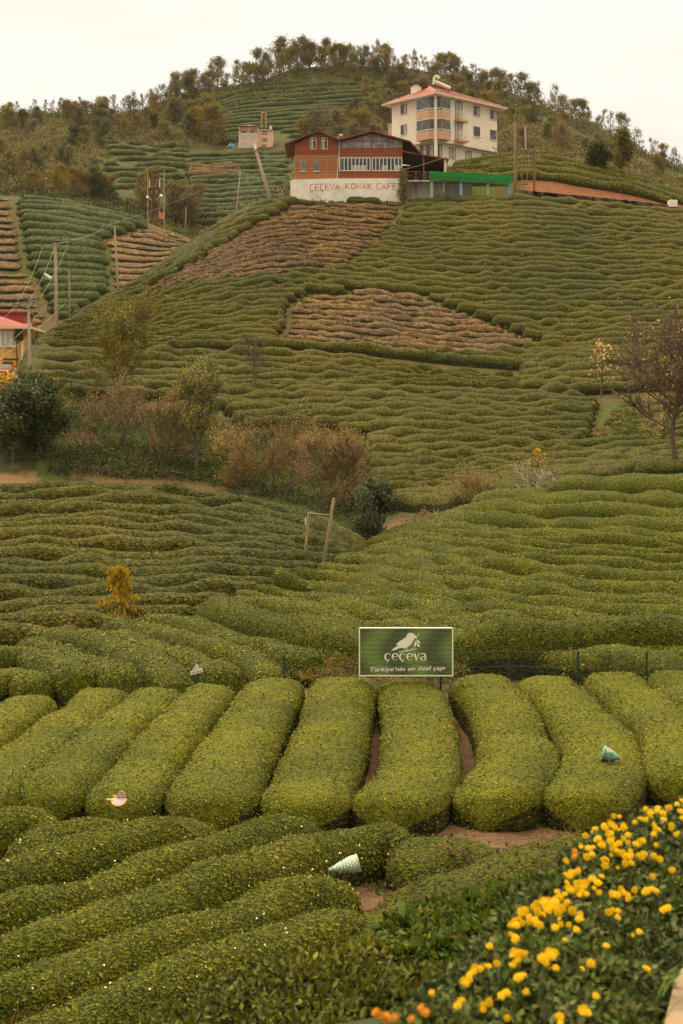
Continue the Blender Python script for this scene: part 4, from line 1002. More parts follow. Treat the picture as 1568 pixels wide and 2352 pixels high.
def cream_house():
    d0 = 180.0; Z0 = 31.85
    e = empty('apartment_house', ((1000.2-HX)/F*d0, d0, Z0), math.atan2(.682, .731))
    tag(e, 'three-storey cream house with glazed corner balconies and a red hipped roof', 'house')
    RX, RY = 12.9, 8.9
    w = MB()
    w.box(1, 1, 3.65, RX, RY, 9.35)
    w.build('wall', M['cream'], e)
    g = MB(); g.box(1.6, 1.7, -.2, RX-.9, RY-.4, 3.65-.003); g.build('ground_floor', M['cream'], e)
    g = MB(); g.box(1.597, 1.66, -1.2, RX-3.6, RY-.4, .62); g.build('plinth', M['tan'], e)
    b = MB(); b.box(.98, .98, 3.5, RX+.02, RY+.02, 3.647); b.build('cornice', M['soffit'], e)
    # hipped roof with overhang
    x0, y0, x1, y1 = 0, 0, RX+1, RY+1; za = 9.25; zr = 11.45
    r = MB(); yr = (y0+y1)/2
    V = [(x0,y0,za+.16),(x1,y0,za+.16),(x1,y1,za+.16),(x0,y1,za+.16),(x0+3.9,yr,zr),(x1-4.6,yr,zr)]
    r.add(V, [(0,1,5,4),(1,2,5),(2,3,4,5),(3,0,4)])
    ro = r.build('roof', M['rooftile'], e)
    f = MB(); f.box(x0+.02, y0+.02, za-.02, x1-.02, y1-.02, za+.15); f.build('eaves', M['soffit'], ro)
    rb = MB()
    def slope(x, y): return za+.17 + (zr-za-.16)*min((y-y0)/(yr-y0), 1)
    for i in range(7):
        y = y0+.7+i*.55; z = slope(0, y)
        if i % 2: rb.tube([(x0+y*.78+.9, y, z), (x1-y*.9-1.2, y, z)], .05, 4)
        x = x0+.6+i*.5; zx = za+.17+(zr-za-.16)*(x-x0)/3.9
        if i % 2: rb.tube([(x, y0+x*1.25+.6, zx), (x, y1-x*1.25-.6, zx)], .05, 4)
    rb.build('snow_rail', M['darkroof'], ro)
    tr = MB(); tr.tube([(x0, y0, za+.2), (x0+3.9, yr, zr+.04)], .10, 6); tr.tube([(x0+3.9, yr, zr+.04), (x1-4.6, yr, zr+.04)], .10, 6); tr.tube([(x1-4.6, yr, zr+.04), (x1, y0, za+.2)], .08, 6)
    tr.build('ridge', plain('pale_ridge', (.42, .22, .16), .7), ro)
    c = MB(); c.box(2.2, 5.6, 10, 3.1, 6.6, 11.5); c.box(2.35, 5.75, 11.5, 2.95, 6.45, 11.8, 0); ch = c.build('chimney', M['cream'], e)
    k = MB(); k.box(1.95, 5.35, 11.8, 3.35, 6.85, 12.0); k.build('cap', M['black'], ch)
    t = empty('solar_water_heater', (4.6, 4.6, 11.3)); t.parent = e; 
    # a part of the house: tank, panel and stand
    a = MB(); a.tube([(0, 0, .95), (2.9, .0, .55)], .24, 12); a.build('tank', M['white'], t)
    a = MB(); a.tube([(0, 0, 0), (0, 0, .95)], .05, 5); a.tube([(2.8, 0, -.3), (2.8, 0, .55)], .05, 5); a.tube([(2.8, .5, -.3), (2.8, 0, .55)], .04, 5); a.build('stand', M['darkmetal'], t)
    a = MB(); a.tube([(-.15, 0, .6), (-.1, .0, 1.5), (.3, 0, 1.75), (.8, 0, 1.65)], .16, 8); a.tube([(.1, 0, 1.66), (.9, 0, 1.62)], .2, 8); a.build('expansion_tank', plain('lime_white_tank', (.62, .70, .42), .5), t)
    # facades: R = right one (normal -Y), L = left one (normal -X)
    fr = lambda y0: (lambda a, o, z: (a, y0-o, z))
    fl = lambda x0: (lambda a, o, z: (x0-o, a, z))
    def XR(u, y=1.0):
        k = (u-HX)/F; return (k*(d0+.731*y)-(11.91-.682*y))/(.731-.682*k)
    def YL(u, x=1.0):
        k = (u-HX)/F; return ((11.91+.731*x)-k*(d0+.682*x))/(.682+.731*k)
    for z0, z1, zf in ((7.8, 9.05, 6.85), (5.1, 6.4, 4.25)):
        for u0, u1 in ((1086, 1100.5), (1124, 1138.5)):
            window('w', e, fr(1), XR(u0), XR(u1), z0, z1, 2, curtain=[(.52, .95)] if zf > 5 else None)
        window('w', e, fr(1), XR(1044), XR(1060), zf, z1+.12, 2, curtain=[(.08, .45), (.55, .92)], sill=False)
        xa, xb = XR(1043), XR(1062)
        bl = MB(); bl.box(xa-.12, .15, zf-.42, xb+.12, .998, zf-.12); bo = bl.build('french_balcony', M['tan'], e)
        rl = MB()
        for k in range(6): rl.tube([(xa, .25, zf-.02+k*.19), (xb, .25, zf-.02+k*.19)], .028, 4)
        for k in range(4): x = xa+(xb-xa)*k/3; rl.tube([(x, .25, zf-.1), (x, .25, zf+1.0)], .035, 4)
        for x in (xa, xb):
            for k in range(0, 6, 2): rl.tube([(x, .25, zf-.02+k*.19), (x, .99, zf-.02+k*.19)], .025, 4)
        rl.build('railing', M['white'], bo)
        ya, yb = YL(933), YL(919)
        window('w', e, fl(1), ya, yb, z0, z1, 2, curtain=[(.02, .45)])
    for u0, u1 in ((1030, 1044.5), (1067.5, 1082), (1105.5, 1119.5)):
        window('w', e, fr(1.7), XR(u0, 1.7), XR(u1, 1.7), 1.85, 3.2, 2, curtain=[(.08, .46), (.56, .93)])
    window('w', e, fr(1.7), 1.9, 2.9, 1.5, 3.4, 2, curtain=[(.5, .9)], sill=False, bars=[2.9])
    window('w', e, fl(1.6), 1.9, 4.4, .9, 3.4, 4, curtain=[(.02, .3), (.52, .73)], sill=False, bars=[2.8])
    # corner balconies, two storeys, each a left and a right bay
    for zp, zg0, zg1 in ((6.35, 7.62, 9.12), (3.68, 4.88, 6.25)):
        for side in (0, 1):
            if side == 0: P = [(.998, .75), (.25, 1.34), (.2, 1.42), (.2, 3.65), (.998, 3.65)]      # left bay, outline in plan
            else: P = [(.75, .998), (1.17, .25), (1.25, .2), (2.95, .2), (3.0, .998)]
            def ring(z0, z1, grow=0.0):
                c = (sum(p[0] for p in P)/5, sum(p[1] for p in P)/5)
                Q = [(c[0]+(x-c[0])*(1+grow), c[1]+(y-c[1])*(1+grow)) for x, y in P]
                m = MB(); n = 5
                m.add([(x, y, z0) for x, y in Q]+[(x, y, z1) for x, y in Q], [tuple(range(n-1, -1, -1)), tuple(range(n, 2*n))]+[(i, (i+1) % n, (i+1) % n+n, i+n) for i in range(n)])
                return m
            bal = ring(zp, zp+.95).build('balcony', M['tan'], e)
            m = MB(); 
            for (pa, pb) in zip(P[:-1], P[1:]):
                L = math.dist(pa, pb); n = max(1, int(L/.22))
                for i in range(n+1):
                    x = pa[0]+(pb[0]-pa[0])*i/n; y = pa[1]+(pb[1]-pa[1])*i/n; m.tube([(x, y, zp+.95), (x, y, zp+1.25)], .035, 4)
            rr = ring(zp+1.22, zp+1.30, .02); b0 = len(m.v); m.add(rr.v, rr.f)
            rr = ring(zp+.95, zp+1.0, .02); m.add(rr.v, rr.f)
            m.build('balustrade', M['white'], bal)
            ring(zg0-.35, zg1, -.05).build('glazing', M['blackglass'], bal)
            ring(zg1, zg1+(.12 if zp > 5 else .08), .01).build('lintel', M['cream'], bal)
            m = MB()
            for x, y in (P[1], P[3] if side == 0 else P[2], P[0]): m.tube([(x, y, zg0-.3), (x, y, zg1)], .035, 4)
            mid = ((P[2][0]+P[3][0])/2, (P[2][1]+P[3][1])/2); m.tube([(*mid, zg0-.3), (*mid, zg1)], .02, 4)
            m.build('mullion', M['lightwood'], bal)
    pl = MB(); pl.box(.72, .72, 0, 1.03, 1.03, 9.25); pl.build('corner_pillar', M['cream'], e)
    b2 = MB(); b2.box(1.3, RY, 5.3, 3.2, RY+1.0, 6.5); bo = b2.build('balcony', M['tan'], e)
    m = MB()
    for i in range(9): m.tube([(1.35+i*.22, RY+.95, 6.5), (1.35+i*.22, RY+.95, 6.85)], .035, 4)
    for i in range(5): m.tube([(1.33, RY+i*.22, 6.5), (1.33, RY+i*.22, 6.85)], .035, 4)
    m.box(1.28, RY, 6.85, 3.2, RY+1.02, 6.92); m.build('balustrade', M['white'], bo)
    s = MB(); s.tube([(XR(1071), .99, 6.55), (XR(1071), .85, 6.55)], .08, 8); s.build('wall_lamp', M['white'], e)
cream_house()

# ------------------------------------------------------------------ the cafe
def ribbons(lines, wid, th=.01):
    """flat brush strokes: polylines in (x, z), extruded a little along -y"""
    mb = MB()
    for ln in lines:
        ws = wid if hasattr(wid, '__len__') else [wid]*len(ln)
        if isinstance(ln, tuple): ln, ws = ln
        n = len(ln); L = []; Rr = []
        for i in range(n):
            a = ln[max(0, i-1)]; b = ln[min(n-1, i+1)]; dx, dz = b[0]-a[0], b[1]-a[1]; q = math.hypot(dx, dz) or 1
            L.append((ln[i][0]-dz/q*ws[i]/2, ln[i][1]+dx/q*ws[i]/2)); Rr.append((ln[i][0]+dz/q*ws[i]/2, ln[i][1]-dx/q*ws[i]/2))
        V = [(x, -th, z) for x, z in L]+[(x, -th, z) for x, z in Rr]
        mb.add(V, [(i, i+n, i+n+1, i+1) for i in range(n-1)])
    return mb
GL = {'Ç': [[(1, 1), (.05, 1), (.05, 0), (.95, 0)], [(.5, 0), (.5, -.16)], [(.3, -.18), (.62, -.18)]], 'C': [[(1, 1), (.05, .95), (.05, 0), (1, .02)]],
      'E': [[(1, 1), (.05, 1), (.05, 0), (1, 0)], [(.05, .52), (.85, .52)]], 'V': [[(0, 1), (.5, 0), (1, 1)]], 'A': [[(0, 0), (.5, 1), (1, 0)], [(.2, .35), (.8, .35)]],
      'K': [[(.05, 1), (.05, 0)], [(1, 1), (.08, .48), (1, 0)]], 'O': [[(.5+.5*math.cos(a*math.pi/8+1.57), .5+.5*math.sin(a*math.pi/8+1.57)) for a in range(17)]],
      'N': [[(.05, 0), (.05, 1), (.95, 0), (.95, 1)]], 'F': [[(.05, 0), (.05, 1), (1, 1)], [(.05, .52), (.85, .52)]]}
def cafe():
    d = 165.0; s = d/F; U0 = 668.0; Y0 = 456.0
    e = empty('cafe_building', ((U0-HX)*s, d, (HY-Y0)*s))
    tag(e, 'red timber cafe with two gables on a whitewashed lettered base wall', 'cafe')
    X = lambda u: (u-U0)*s
    Z = lambda y: (Y0-y)*s
    zx = lambda zxx: X(654.5+zxx*.1904)
    zz_ = lambda zyy: Z(287+zyy*.1904)
    b = MB(); b.prism([(0, Z(470)), (X(922), Z(470)), (X(922), zz_(650)), (zx(640), zz_(652)), (zx(110), zz_(665)), (zx(85), zz_(672)), (0, zz_(690))], -.35, 8.6)
    bo = b.build('base_wall', M['whitewash'], e)
    # painted name
    x = 308; words = [('ÇEÇEVA', 308, 662, 722, 800, 715, 785), ('KONAK', 724, 1040, 712, 778, 712, 776), ('CAFE', 1098, 1338, 713, 780, 716, 786)]
    wgs = {'Ç': .042, 'E': .042, 'V': .05, 'A': .045}
    L = []
    for wd, xa, xb, ta, ba, tb, bb in words:
        n = len(wd); cw = (xb-xa)/(n-.25)
        for i, ch in enumerate(wd):
            x0 = xa+i*cw; t = i/(n-1); top = ta*(1-t)+tb*t; bot = ba*(1-t)+bb*t
            for ln in GL[ch]: L.append([(zx(x0+px*cw*.74), zz_(bot+(top-bot)*pz)) for px, pz in ln])
    rb = ribbons(L, .10, .358); rb.build('painted_name', M['redpaint'], bo)
    # left wing
    w = MB(); xl, xr = zx(122), zx(645)
    w.prism([(xl, zz_(378)), (xr, zz_(372)), (xr, zz_(186)), (zx(408), zz_(84)), (xl, zz_(235))], 0, 8); w.build('upper_wall', M['redboard'], e)
    w = MB(); w.prism([(xl-.06, zz_(668)), (xr, zz_(655)), (xr, zz_(371.5)), (xl-.06, zz_(377.5))], -.03, 8.0); w.build('lower_wall', M['woodboard'], e)
    w = MB()
    for q in (122, 640): w.box(zx(q)-.07, -.06, zz_(660), zx(q)+.05, -.031, zz_(378))
    w.box(zx(515)-.03, -.05, zz_(645), zx(515)+.03, -.031, zz_(440)); w.box(zx(122), -.055, zz_(384), zx(640), -.031, zz_(372)); w.build('trim', M['lightwood'], e)
    ff = lambda a, o, z: (a, -.0-o, z)
    f2 = lambda a, o, z: (a, -.03-o, z)
    for q in (310, 447): window('w', e, ff, zx(q), zx(q+71), zz_(293), zz_(153), 1, frame='white', glassm='glass', sill=False, bars=[zz_(190)], curtain=[(.2, .5)])
    for q0, q1, yt, yb in ((185, 258, 420, 563), (349, 422, 412, 560)):
        window('w', e, f2, zx(q0), zx(q1), zz_(yb), zz_(yt), 1, frame='lightwood', glassm='glassg', sill=True, bars=[zz_(490)])
    def roofslab(pts, y0, y1, th=.14, mat='darkroof', name='roof'):
        m = MB()
        for (xa, za), (xb, zb) in zip(pts[:-1], pts[1:]):
            m.prism([(xa, za), (xb, zb), (xb, zb+th), (xa, za+th)], y0, y1)
        return m.build(name, M[mat], e)
    roofslab([(zx(0), zz_(246)), (zx(408), zz_(86)), (zx(652), zz_(194))], -.5, 8.4)
    # right wing
    xl, xr = zx(660), zx(1412)
    w = MB(); w.prism([(xl, zz_(652)), (xr, zz_(640)), (xr, zz_(553)), (xl, zz_(556))], -.02, .25); w.prism([(xl, zz_(392)), (xr, zz_(388)), (xr, zz_(280)), (xl, zz_(284))], -.02, .25)
    w.box(zx(1022), -.04, zz_(560), zx(1043), .25, zz_(385))
    w.build('front_wall', M['redboard'], e)
    w = MB(); w.prism([(xl+.05, zz_(652)), (xr-.02, zz_(652)), (xr-.02, zz_(205)), (zx(1040), zz_(95)), (xl+.05, zz_(195))], 7.9, 8.0)
    w.box(xl, .25, zz_(652), xl+.08, 8, zz_(200)); w.box(xr-.08, .26, zz_(652), xr, 8, zz_(392)); w.build('inner_wall', M['timberred'], e)
    # sliding window band
    for q0, q1, n in ((660, 1024, 8), (1042, 1406, 8)):
        window('w', e, ff, zx(q0), zx(q1), zz_(556), zz_(392), n, frame='white', glassm='glassg' if False else 'glass', sill=False, depth=.06, ctop=.5, curtain=[(.40, .62), (.66, .84)] if q0 < 700 else [(.32, .52), (.76, .95)])
    # curtains only cover the lower part: tables behind the glass
    # gable glazing following the roof
    gz = MB(); gz.prism([(zx(678), zz_(282)), (zx(1404), zz_(276)), (zx(1404), zz_(206)), (zx(1040), zz_(112)), (zx(678), zz_(212))], .02, .06); go = gz.build('gable_glazing', M['glassg'], e)
    m = MB()
    def top(q): return zz_(212+(112-212)*(q-678)/362) if q < 1040 else zz_(112+(206-112)*(q-1040)/364)
    for q, wd_ in ((672, 10), (785, 8), (928, 7), (1040, 16), (1157, 7), (1298, 8), (1408, 10)): m.box(zx(q-wd_/2), -.05, zz_(284), zx(q+wd_/2), .0, top(min(max(q, 680), 1404)))
    for q, in ((853,), (1230,)): m.box(zx(q-4), -.048, zz_(284), zx(q+4), .0, zz_(195))
    for q0, q1 in ((790, 924), (934, 1030), (1050, 1153), (1161, 1294)): m.box(zx(q0), -.045, zz_(197), zx(q1), .0, zz_(189))
    m.prism([(zx(672), zz_(214)), (zx(1040), zz_(112)), (zx(1040), zz_(100)), (zx(672), zz_(202))], -.052, .0)
    m.prism([(zx(1040), zz_(112)), (zx(1410), zz_(208)), (zx(1410), zz_(196)), (zx(1040), zz_(100))], -.052, .0)
    m.box(zx(672), -.052, zz_(286), zx(1410), 0, zz_(279)); m.build('mullion', M['woodframe'], go)
    roofslab([(zx(652), zz_(194)), (zx(1042), zz_(90)), (zx(1500), zz_(218)), (zx(1660), zz_(392))], -.55, 8.4, .16)
    # side panel of the big roof, seen from below
    # porch
    px1 = X(1029)
    m = MB(); m.add([(xr, -.3, Z(349.5)), (px1, -.3, Z(367.5)), (px1, 7.5, Z(367.5)), (xr, 7.5, Z(349.5)), (xr, -.3, Z(347.5)), (px1, -.3, Z(365)), (px1, 7.5, Z(365)), (xr, 7.5, Z(347.5))],
        [(0,3,2,1),(4,5,6,7),(0,1,5,4),(1,2,6,5),(2,3,7,6),(3,0,4,7)]); m.build('porch_roof', M['darkroof'], e)
    m = MB(); m.box(X(925), -.2, Z(418), X(987), 7.5, Z(414.2)); m.box(X(987), 0, Z(418), X(1032), 7.5, Z(414.2)); m.build('porch_floor', M['greywall'], e)
    m = MB(); m.box(xr+.02, 7.3, Z(414), px1-.15, 7.45, Z(355)); m.box(px1-.5, .6, Z(414), px1-.4, 7.3, Z(369)); m.build('porch_back', plain('dark_porch_boards', (.035, .022, .016), .9), e)
    for u in (971.5, 1019.5, 1022.8):
        m = MB(); m.box(X(u)-.07, -.12, Z(414), X(u)+.07, .02, Z(356.5 if u < 1000 else 366)); m.build('post', M['timberred'] if u < 1000 else M['soffit'], e)
    m = MB(); y0 = -.1
    m.tube([(X(926), y0, Z(394.2)), (X(985), y0, Z(396))], .05, 4); m.tube([(X(926), y0, Z(413.2)), (X(985), y0, Z(413.8))], .04, 4)
    for u in (927.5, 932, 953.5, 975.5): m.box(X(u)-.06, y0-.05, Z(414.4), X(u)+.06, y0+.05, Z(393.5))
    for ua, ub in ((928, 953), (954, 975), (976, 986)):
        m.tube([(X(ua), y0, Z(395.5)), (X(ub), y0, Z(412.5))], .035, 4); m.tube([(X(ua), y0, Z(412.5)), (X(ub), y0, Z(395.5))], .035, 4)
    m.build('railing', M['timberred'], e)
    m = MB(); m.tube([(zx(658), -.1, zz_(195)), (zx(658), -.1, zz_(345)), (zx(654), -.14, zz_(375)), (zx(630), -.12, zz_(650)), (zx(600), -.42, zz_(835))], .055, 6); m.build('downpipe', M['soffit'], e)
    m = MB(); m.tube([(zx(1018), -.2, zz_(150)), (zx(1000), -.35, zz_(125)), (zx(996), -.4, zz_(40))], .05, 6); m.tube([(zx(996), -.4, zz_(48)), (zx(996), -.4, zz_(26))], .1, 6); m.build('stovepipe', M['darkmetal'], e)
    m = MB(); m.tube([(zx(636), 1, zz_(185)), (zx(640), 1, zz_(125)), (zx(665), .8, zz_(108))], .04, 5); m.tube([(zx(662), .8, zz_(108)), (zx(684), .6, zz_(106))], .1, 6); m.build('flood_lamp', M['soffit'], e)
    # stained retaining wall beneath porch and terrace
    m = MB(); m.box(X(922.6), .9, Z(468), X(1085), 1.4, Z(418.2)); m.build('retaining_wall', M['greywall'], e)
    m = MB(); m.tube([(X(1017), -.1, Z(418)), (X(1017), -.1, Z(441))], .09, 8); m.build('drain_pipe', M['white'], e)
    # ---- terrace with its turf screen
    t = empty('terrace', (X(984)+e.location.x, d-1.2, e.location.z)); tag(t, 'raised terrace platform on painted pillars with a green turf screen', 'terrace')
    x0 = 0; x1 = X(1172)-X(984)
    m = MB(); m.box(.1, .1, Z(419), x1-.1, 4.2, Z(413)); m.build('deck', M['greywall'], t)
    xs = np.linspace(0, 1, 60); V = []; 
    for i, a in enumerate(xs):
        ut = a*x1; yt = 397.2+(407-397.2)*a; yb = 417.3+(428.2-417.3)*a + (vn(a*14., 0., 1)-.5)*3.5
        if abs(a-.36) < .02: yb -= 1.5
        wob = (vn(a*22., 3., 2)-.5)*.12
        V += [(ut, 0, Z(yt)), (ut+(vn(a*9., 1., 3)-.5)*.05, -.04+wob*.6, Z((yt+yb)/2)), (ut-(.0 if a < .9 else .2), -.02+wob, Z(yb))]
    n = 60; Q = [(i*3+j, (i+1)*3+j, (i+1)*3+j+1, i*3+j+1) for i in range(n-1) for j in range(2)]
    o = quads('turf_screen', V, Q, [M['greengrass']], parent=t, smooth=False); md = o.modifiers.new('thick', 'SOLIDIFY'); md.thickness = .04
    m = MB(); m.tube([(0, .05, Z(397.6)), (x1, .05, Z(407.4))], .04, 5)
    for k in range(7): m.tube([(x1*k/6, .06, Z(420)), (x1*k/6, .06, Z(397.4+9.8*k/6))], .035, 5)
    m.build('rail', M['metal'], t)
    for u, mt, yb in ((988.9-984, 'palegreen', 464), (1055.7-984, 'paleblue', 464), (1117.2-984, 'palegreen', 462), (1167-984, 'paleblue', 450)):
        m = MB(); m.box(u*s-.17, .25, Z(yb+8), u*s+.17, .6, Z(418)); m.build('pillar', M[mt], t)
    return
cafe()
def ivy():
    p = at(924, 164); rng = np.random.default_rng(9); s = 164/F
    n = 900; z = rng.uniform(0, 1, n)**1.2
    w = .35+.35*np.sin(z*9)**2*(1-z)
    P = np.column_stack([(925-HX)*s+rng.normal(size=n)*w*.6, 164.3+rng.normal(size=n)*.2, (HY-458)*s+z*3.6])
    N = np.tile([0, -1, .3], (n, 1)).astype(float)
    V, Q = leafquads(P, N, .22, rng, out=.4, aspect=.7)
    o = quads('climbing_plant', V, Q, [M['l_olive'], M['l_brown']], (rng.random(n) < .5).astype(int)); tag(o, 'straggly climber hanging over the corner of the cafe base wall', 'climbing plant')
ivy()
def pink_house():
    d = 404.0; s = d/F; k = .10985; Uo, Yo = 516.7, 252.6
    base = 830*k+Yo
    e = empty('house', ((Uo+290*k-HX)*s, d, (HY-base)*s)); tag(e, 'small peach-coloured house with a roofed balcony on the far hillside', 'house')
    X = lambda q: (q-290)*k*s
    Z = lambda q: (830-q)*k*s
    m = MB(); m.box(X(292), 0, Z(800), X(708), 6, Z(490)); m.box(X(330), 1.4, Z(490), X(700), 6, Z(335)); m.box(X(708)+.01, .8, Z(850), X(1000), 6, Z(402)); m.box(X(300), 1, Z(880), X(700), 6, Z(801)); m.build('wall', M['peach'], e)
    m = MB(); V = [(X(302), -.3, Z(332)), (X(722), -.3, Z(332)), (X(722), 6.3, Z(332)), (X(302), 6.3, Z(332)), (X(510), 3, Z(268))]; m.add(V, [(0,1,4),(1,2,4),(2,3,4),(3,0,4),(0,3,2,1)])
    V = [(X(705), .5, Z(402)), (X(1004), .5, Z(402)), (X(960), 4, Z(358)), (X(715), 4, Z(358)), (X(1004), 6, Z(402)), (X(705), 6, Z(402))]; m.add(V, [(0,1,2,3),(1,4,2),(4,5,3,2),(0,3,5),(0,5,4,1)]); m.build('roof', M['darkroof'], e)
    m = MB(); m.box(X(700), .4, Z(412), X(1004), .8, Z(403)); m.box(X(292), -.1, Z(492), X(712), 0, Z(482)); m.build('cornice', M['white'], e)
    for q in (305, 510, 697): m = MB(); m.box(X(q)-.1, -.05, Z(490), X(q)+.1, .15, Z(333)); m.build('post', M['soffit'], e)
    m = MB()
    for i in range(22): q = 350+i*15; m.tube([(X(q), .0, Z(484)), (X(q), .0, Z(435))], .03, 4)
    m.tube([(X(305), 0, Z(434)), (X(700), 0, Z(434))], .05, 4); m.build('railing', M['metal'], e)
    ff = lambda a, o, z: (a, -o, z)
    f2 = lambda a, o, z: (a, .8-o, z)
    for q0, q1, y0, y1 in ((325, 478, 622, 505), (525, 682, 625, 515), (325, 475, 768, 655), (522, 675, 775, 665)):
        window('w', e, ff, X(q0), X(q1), Z(y0), Z(y1), 4, frame='white', glassm='curtain', sill=False, curtain=[(.0, .3), (.7, 1)])
    for q0, q1, y0, y1 in ((785, 890, 508, 437), (783, 887, 652, 580), (778, 870, 760, 715)):
        window('w', e, f2, X(q0), X(q1), Z(y0), Z(y1), 4, frame='darkmetal', glassm='curtain', sill=False, bars=[Z(y1)-.25])
    dm = MB(); dm.box(X(345)-.0, 1.35, Z(490), X(430), 1.395, Z(410)); dm.box(X(530), 1.35, Z(490), X(590), 1.395, Z(415)); dm.build('door', M['black'], e)
    m = MB(); c = Vector((X(960), .6, Z(352))); n = 16
    V = [tuple(c)]+[(c.x+.42*math.cos(t*2*math.pi/n), c.y-.12, c.z+.55*math.sin(t*2*math.pi/n)) for t in range(n)]
    m.add(V, [(0, i+1, (i+1) % n+1) for i in range(n)]); m.tube([c, (c.x, .9, Z(402))], .05, 5); m.build('satellite_dish', M['white'], e)
pink_house()
def yellow_house():
    d = 152.0; s = d/F; k = .0976
    e = empty('house', ((0-HX)*s, d, (HY-871)*s)); tag(e, 'ochre two-storey house with a red metal roof at the left edge', 'house')
    X = lambda q: q*k*s
    Z = lambda q: (1865-q)*k*s
    m = MB(); m.box(X(-2600), 0, Z(1990), X(545), 8, Z(672)); m.build('wall', M['yellowwall'], e)
    m = MB(); V = [(X(-2700), -.6, Z(640)), (X(745), -.6, Z(640)), (X(745), 8.5, Z(640)), (X(-2700), 8.5, Z(640)), (X(-300), 4, Z(285)), (X(-2000), 4, Z(285))]
    m.add(V, [(0,1,4,5),(1,2,4),(2,3,5,4),(3,0,5)]); ro = m.build('roof', M['rooftile'], e)
    m = MB()
    for i in range(22):
        q = 730-i*52; t = min(1, (745-q)/1045); m.tube([(X(q), -.6, Z(636)), (X(q-60*1), -.6+4.6*t*.98, Z(640)+(Z(285)-Z(640))*t*.98)], .03, 4)
    m.build('seam', M['darkroof'], ro)
    m = MB(); m.box(X(-2700), -.62, Z(682), X(752), 8.5, Z(642)); m.build('eaves', M['soffit'], ro)
    m = MB(); m.box(X(445), 3.2, Z(560), X(545), 4.2, Z(485)); c = m.build('chimney', M['white'], e)
    m = MB(); m.box(X(435), 3.1, Z(485), X(555), 4.3, Z(475)); m.build('cap', M['black'], c)
    ff = lambda a, o, z: (a, -o, z)
    window('w', e, ff, X(15), X(398), Z(1095), Z(745), 3, frame='white', glassm='curtain', depth=.09)
    window('w', e, ff, X(-520), X(-180), Z(1095), Z(745), 3, frame='white', glassm='curtain', depth=.09)
    m = MB(); m.box(X(75), -.08, Z(1860), X(310), 0, Z(1452)); do = m.build('door', plain('grey_steel_door', (.055, .060, .055), .4), e)
    m = MB(); m.box(X(140), -.11, Z(1800), X(245), -.081, Z(1530)); m.build('door_panel', M['darkmetal'], do)
    m = MB(); m.box(X(90), -.03, Z(1420), X(455), -.001, Z(1375)); m.build('vent_strip', plain('brick_vents', (.10, .045, .03), .8, .5, 8), e)
    m = MB(); m.tube([(X(540), -.08, Z(740)), (X(538), -.08, Z(1380)), (X(505), -.1, Z(1620))], .11, 6); m.build('downpipe', M['white'], e)
    m = MB(); m.box(X(20), -.05, Z(1398), X(68), -.0, Z(1370)); m.build('plaque', M['white'], e)
    # red ribbed shed behind
    q = empty('shed', (e.location.x+X(-1500), d+9.5, e.location.z)); tag(q, 'tall red ribbed metal shed behind the ochre house', 'shed')
    x1 = 7.25; m = MB(); q.location.z += .85
    m.box(0, 0, Z(900), x1, 5, Z(335)); m.build('wall', M['redsheet'], q)
    m = MB()
    for i in range(60): xx = x1-.1-i*.28; m.box(xx-.03, -.04, Z(700), xx+.03, -.001, Z(340))
    m.build('rib', M['darkroof'], q)
    m = MB(); m.box(-.3, -.4, Z(335), x1+.3, 5.3, Z(300)); m.build('roof', M['rooftile'], q)
    # garden wall stub
    o = MB(); o.box(X(340), -1.6, Z(2100), X(430), -.3, Z(1610)); o = o.build('garden_wall', M['whitewash'], None, loc=e.location); tag(o, 'short pale garden wall beside the grey door', 'wall')
    # vine
    rng = np.random.default_rng(4); n = 420
    P = np.column_stack([rng.uniform(X(370), X(560), n), -.15-rng.random(n)*.25, rng.uniform(Z(940), Z(720), n)])
    V, Q = leafquads(P, np.tile([0, -1, .2], (n, 1)).astype(float), .22, rng, aspect=.8)
    t = empty('vine', tuple(e.location+Vector((X(410), -.2, Z(1610))))); tag(t, 'yellowing vine climbing the corner of the ochre house', 'vine')
    o = quads('crown', V-np.array([X(410), -.2, Z(1610)]), Q, [M['l_gold'], M['l_green']], (rng.random(n) < .35).astype(int), parent=t)
    m = MB(); m.tube([(0, 0, 0), (.03, 0, 1.4), (-.05, 0, 2.6), (.0, 0, 3.6)], [.09, .08, .05, .03], 6); m.tube([(.0, 0, 1.6), (-.8, 0, 2.3), (-1.6, -.05, 2.5)], .03, 5); m.build('trunk', M['bark_brown'], t)
yellow_house()
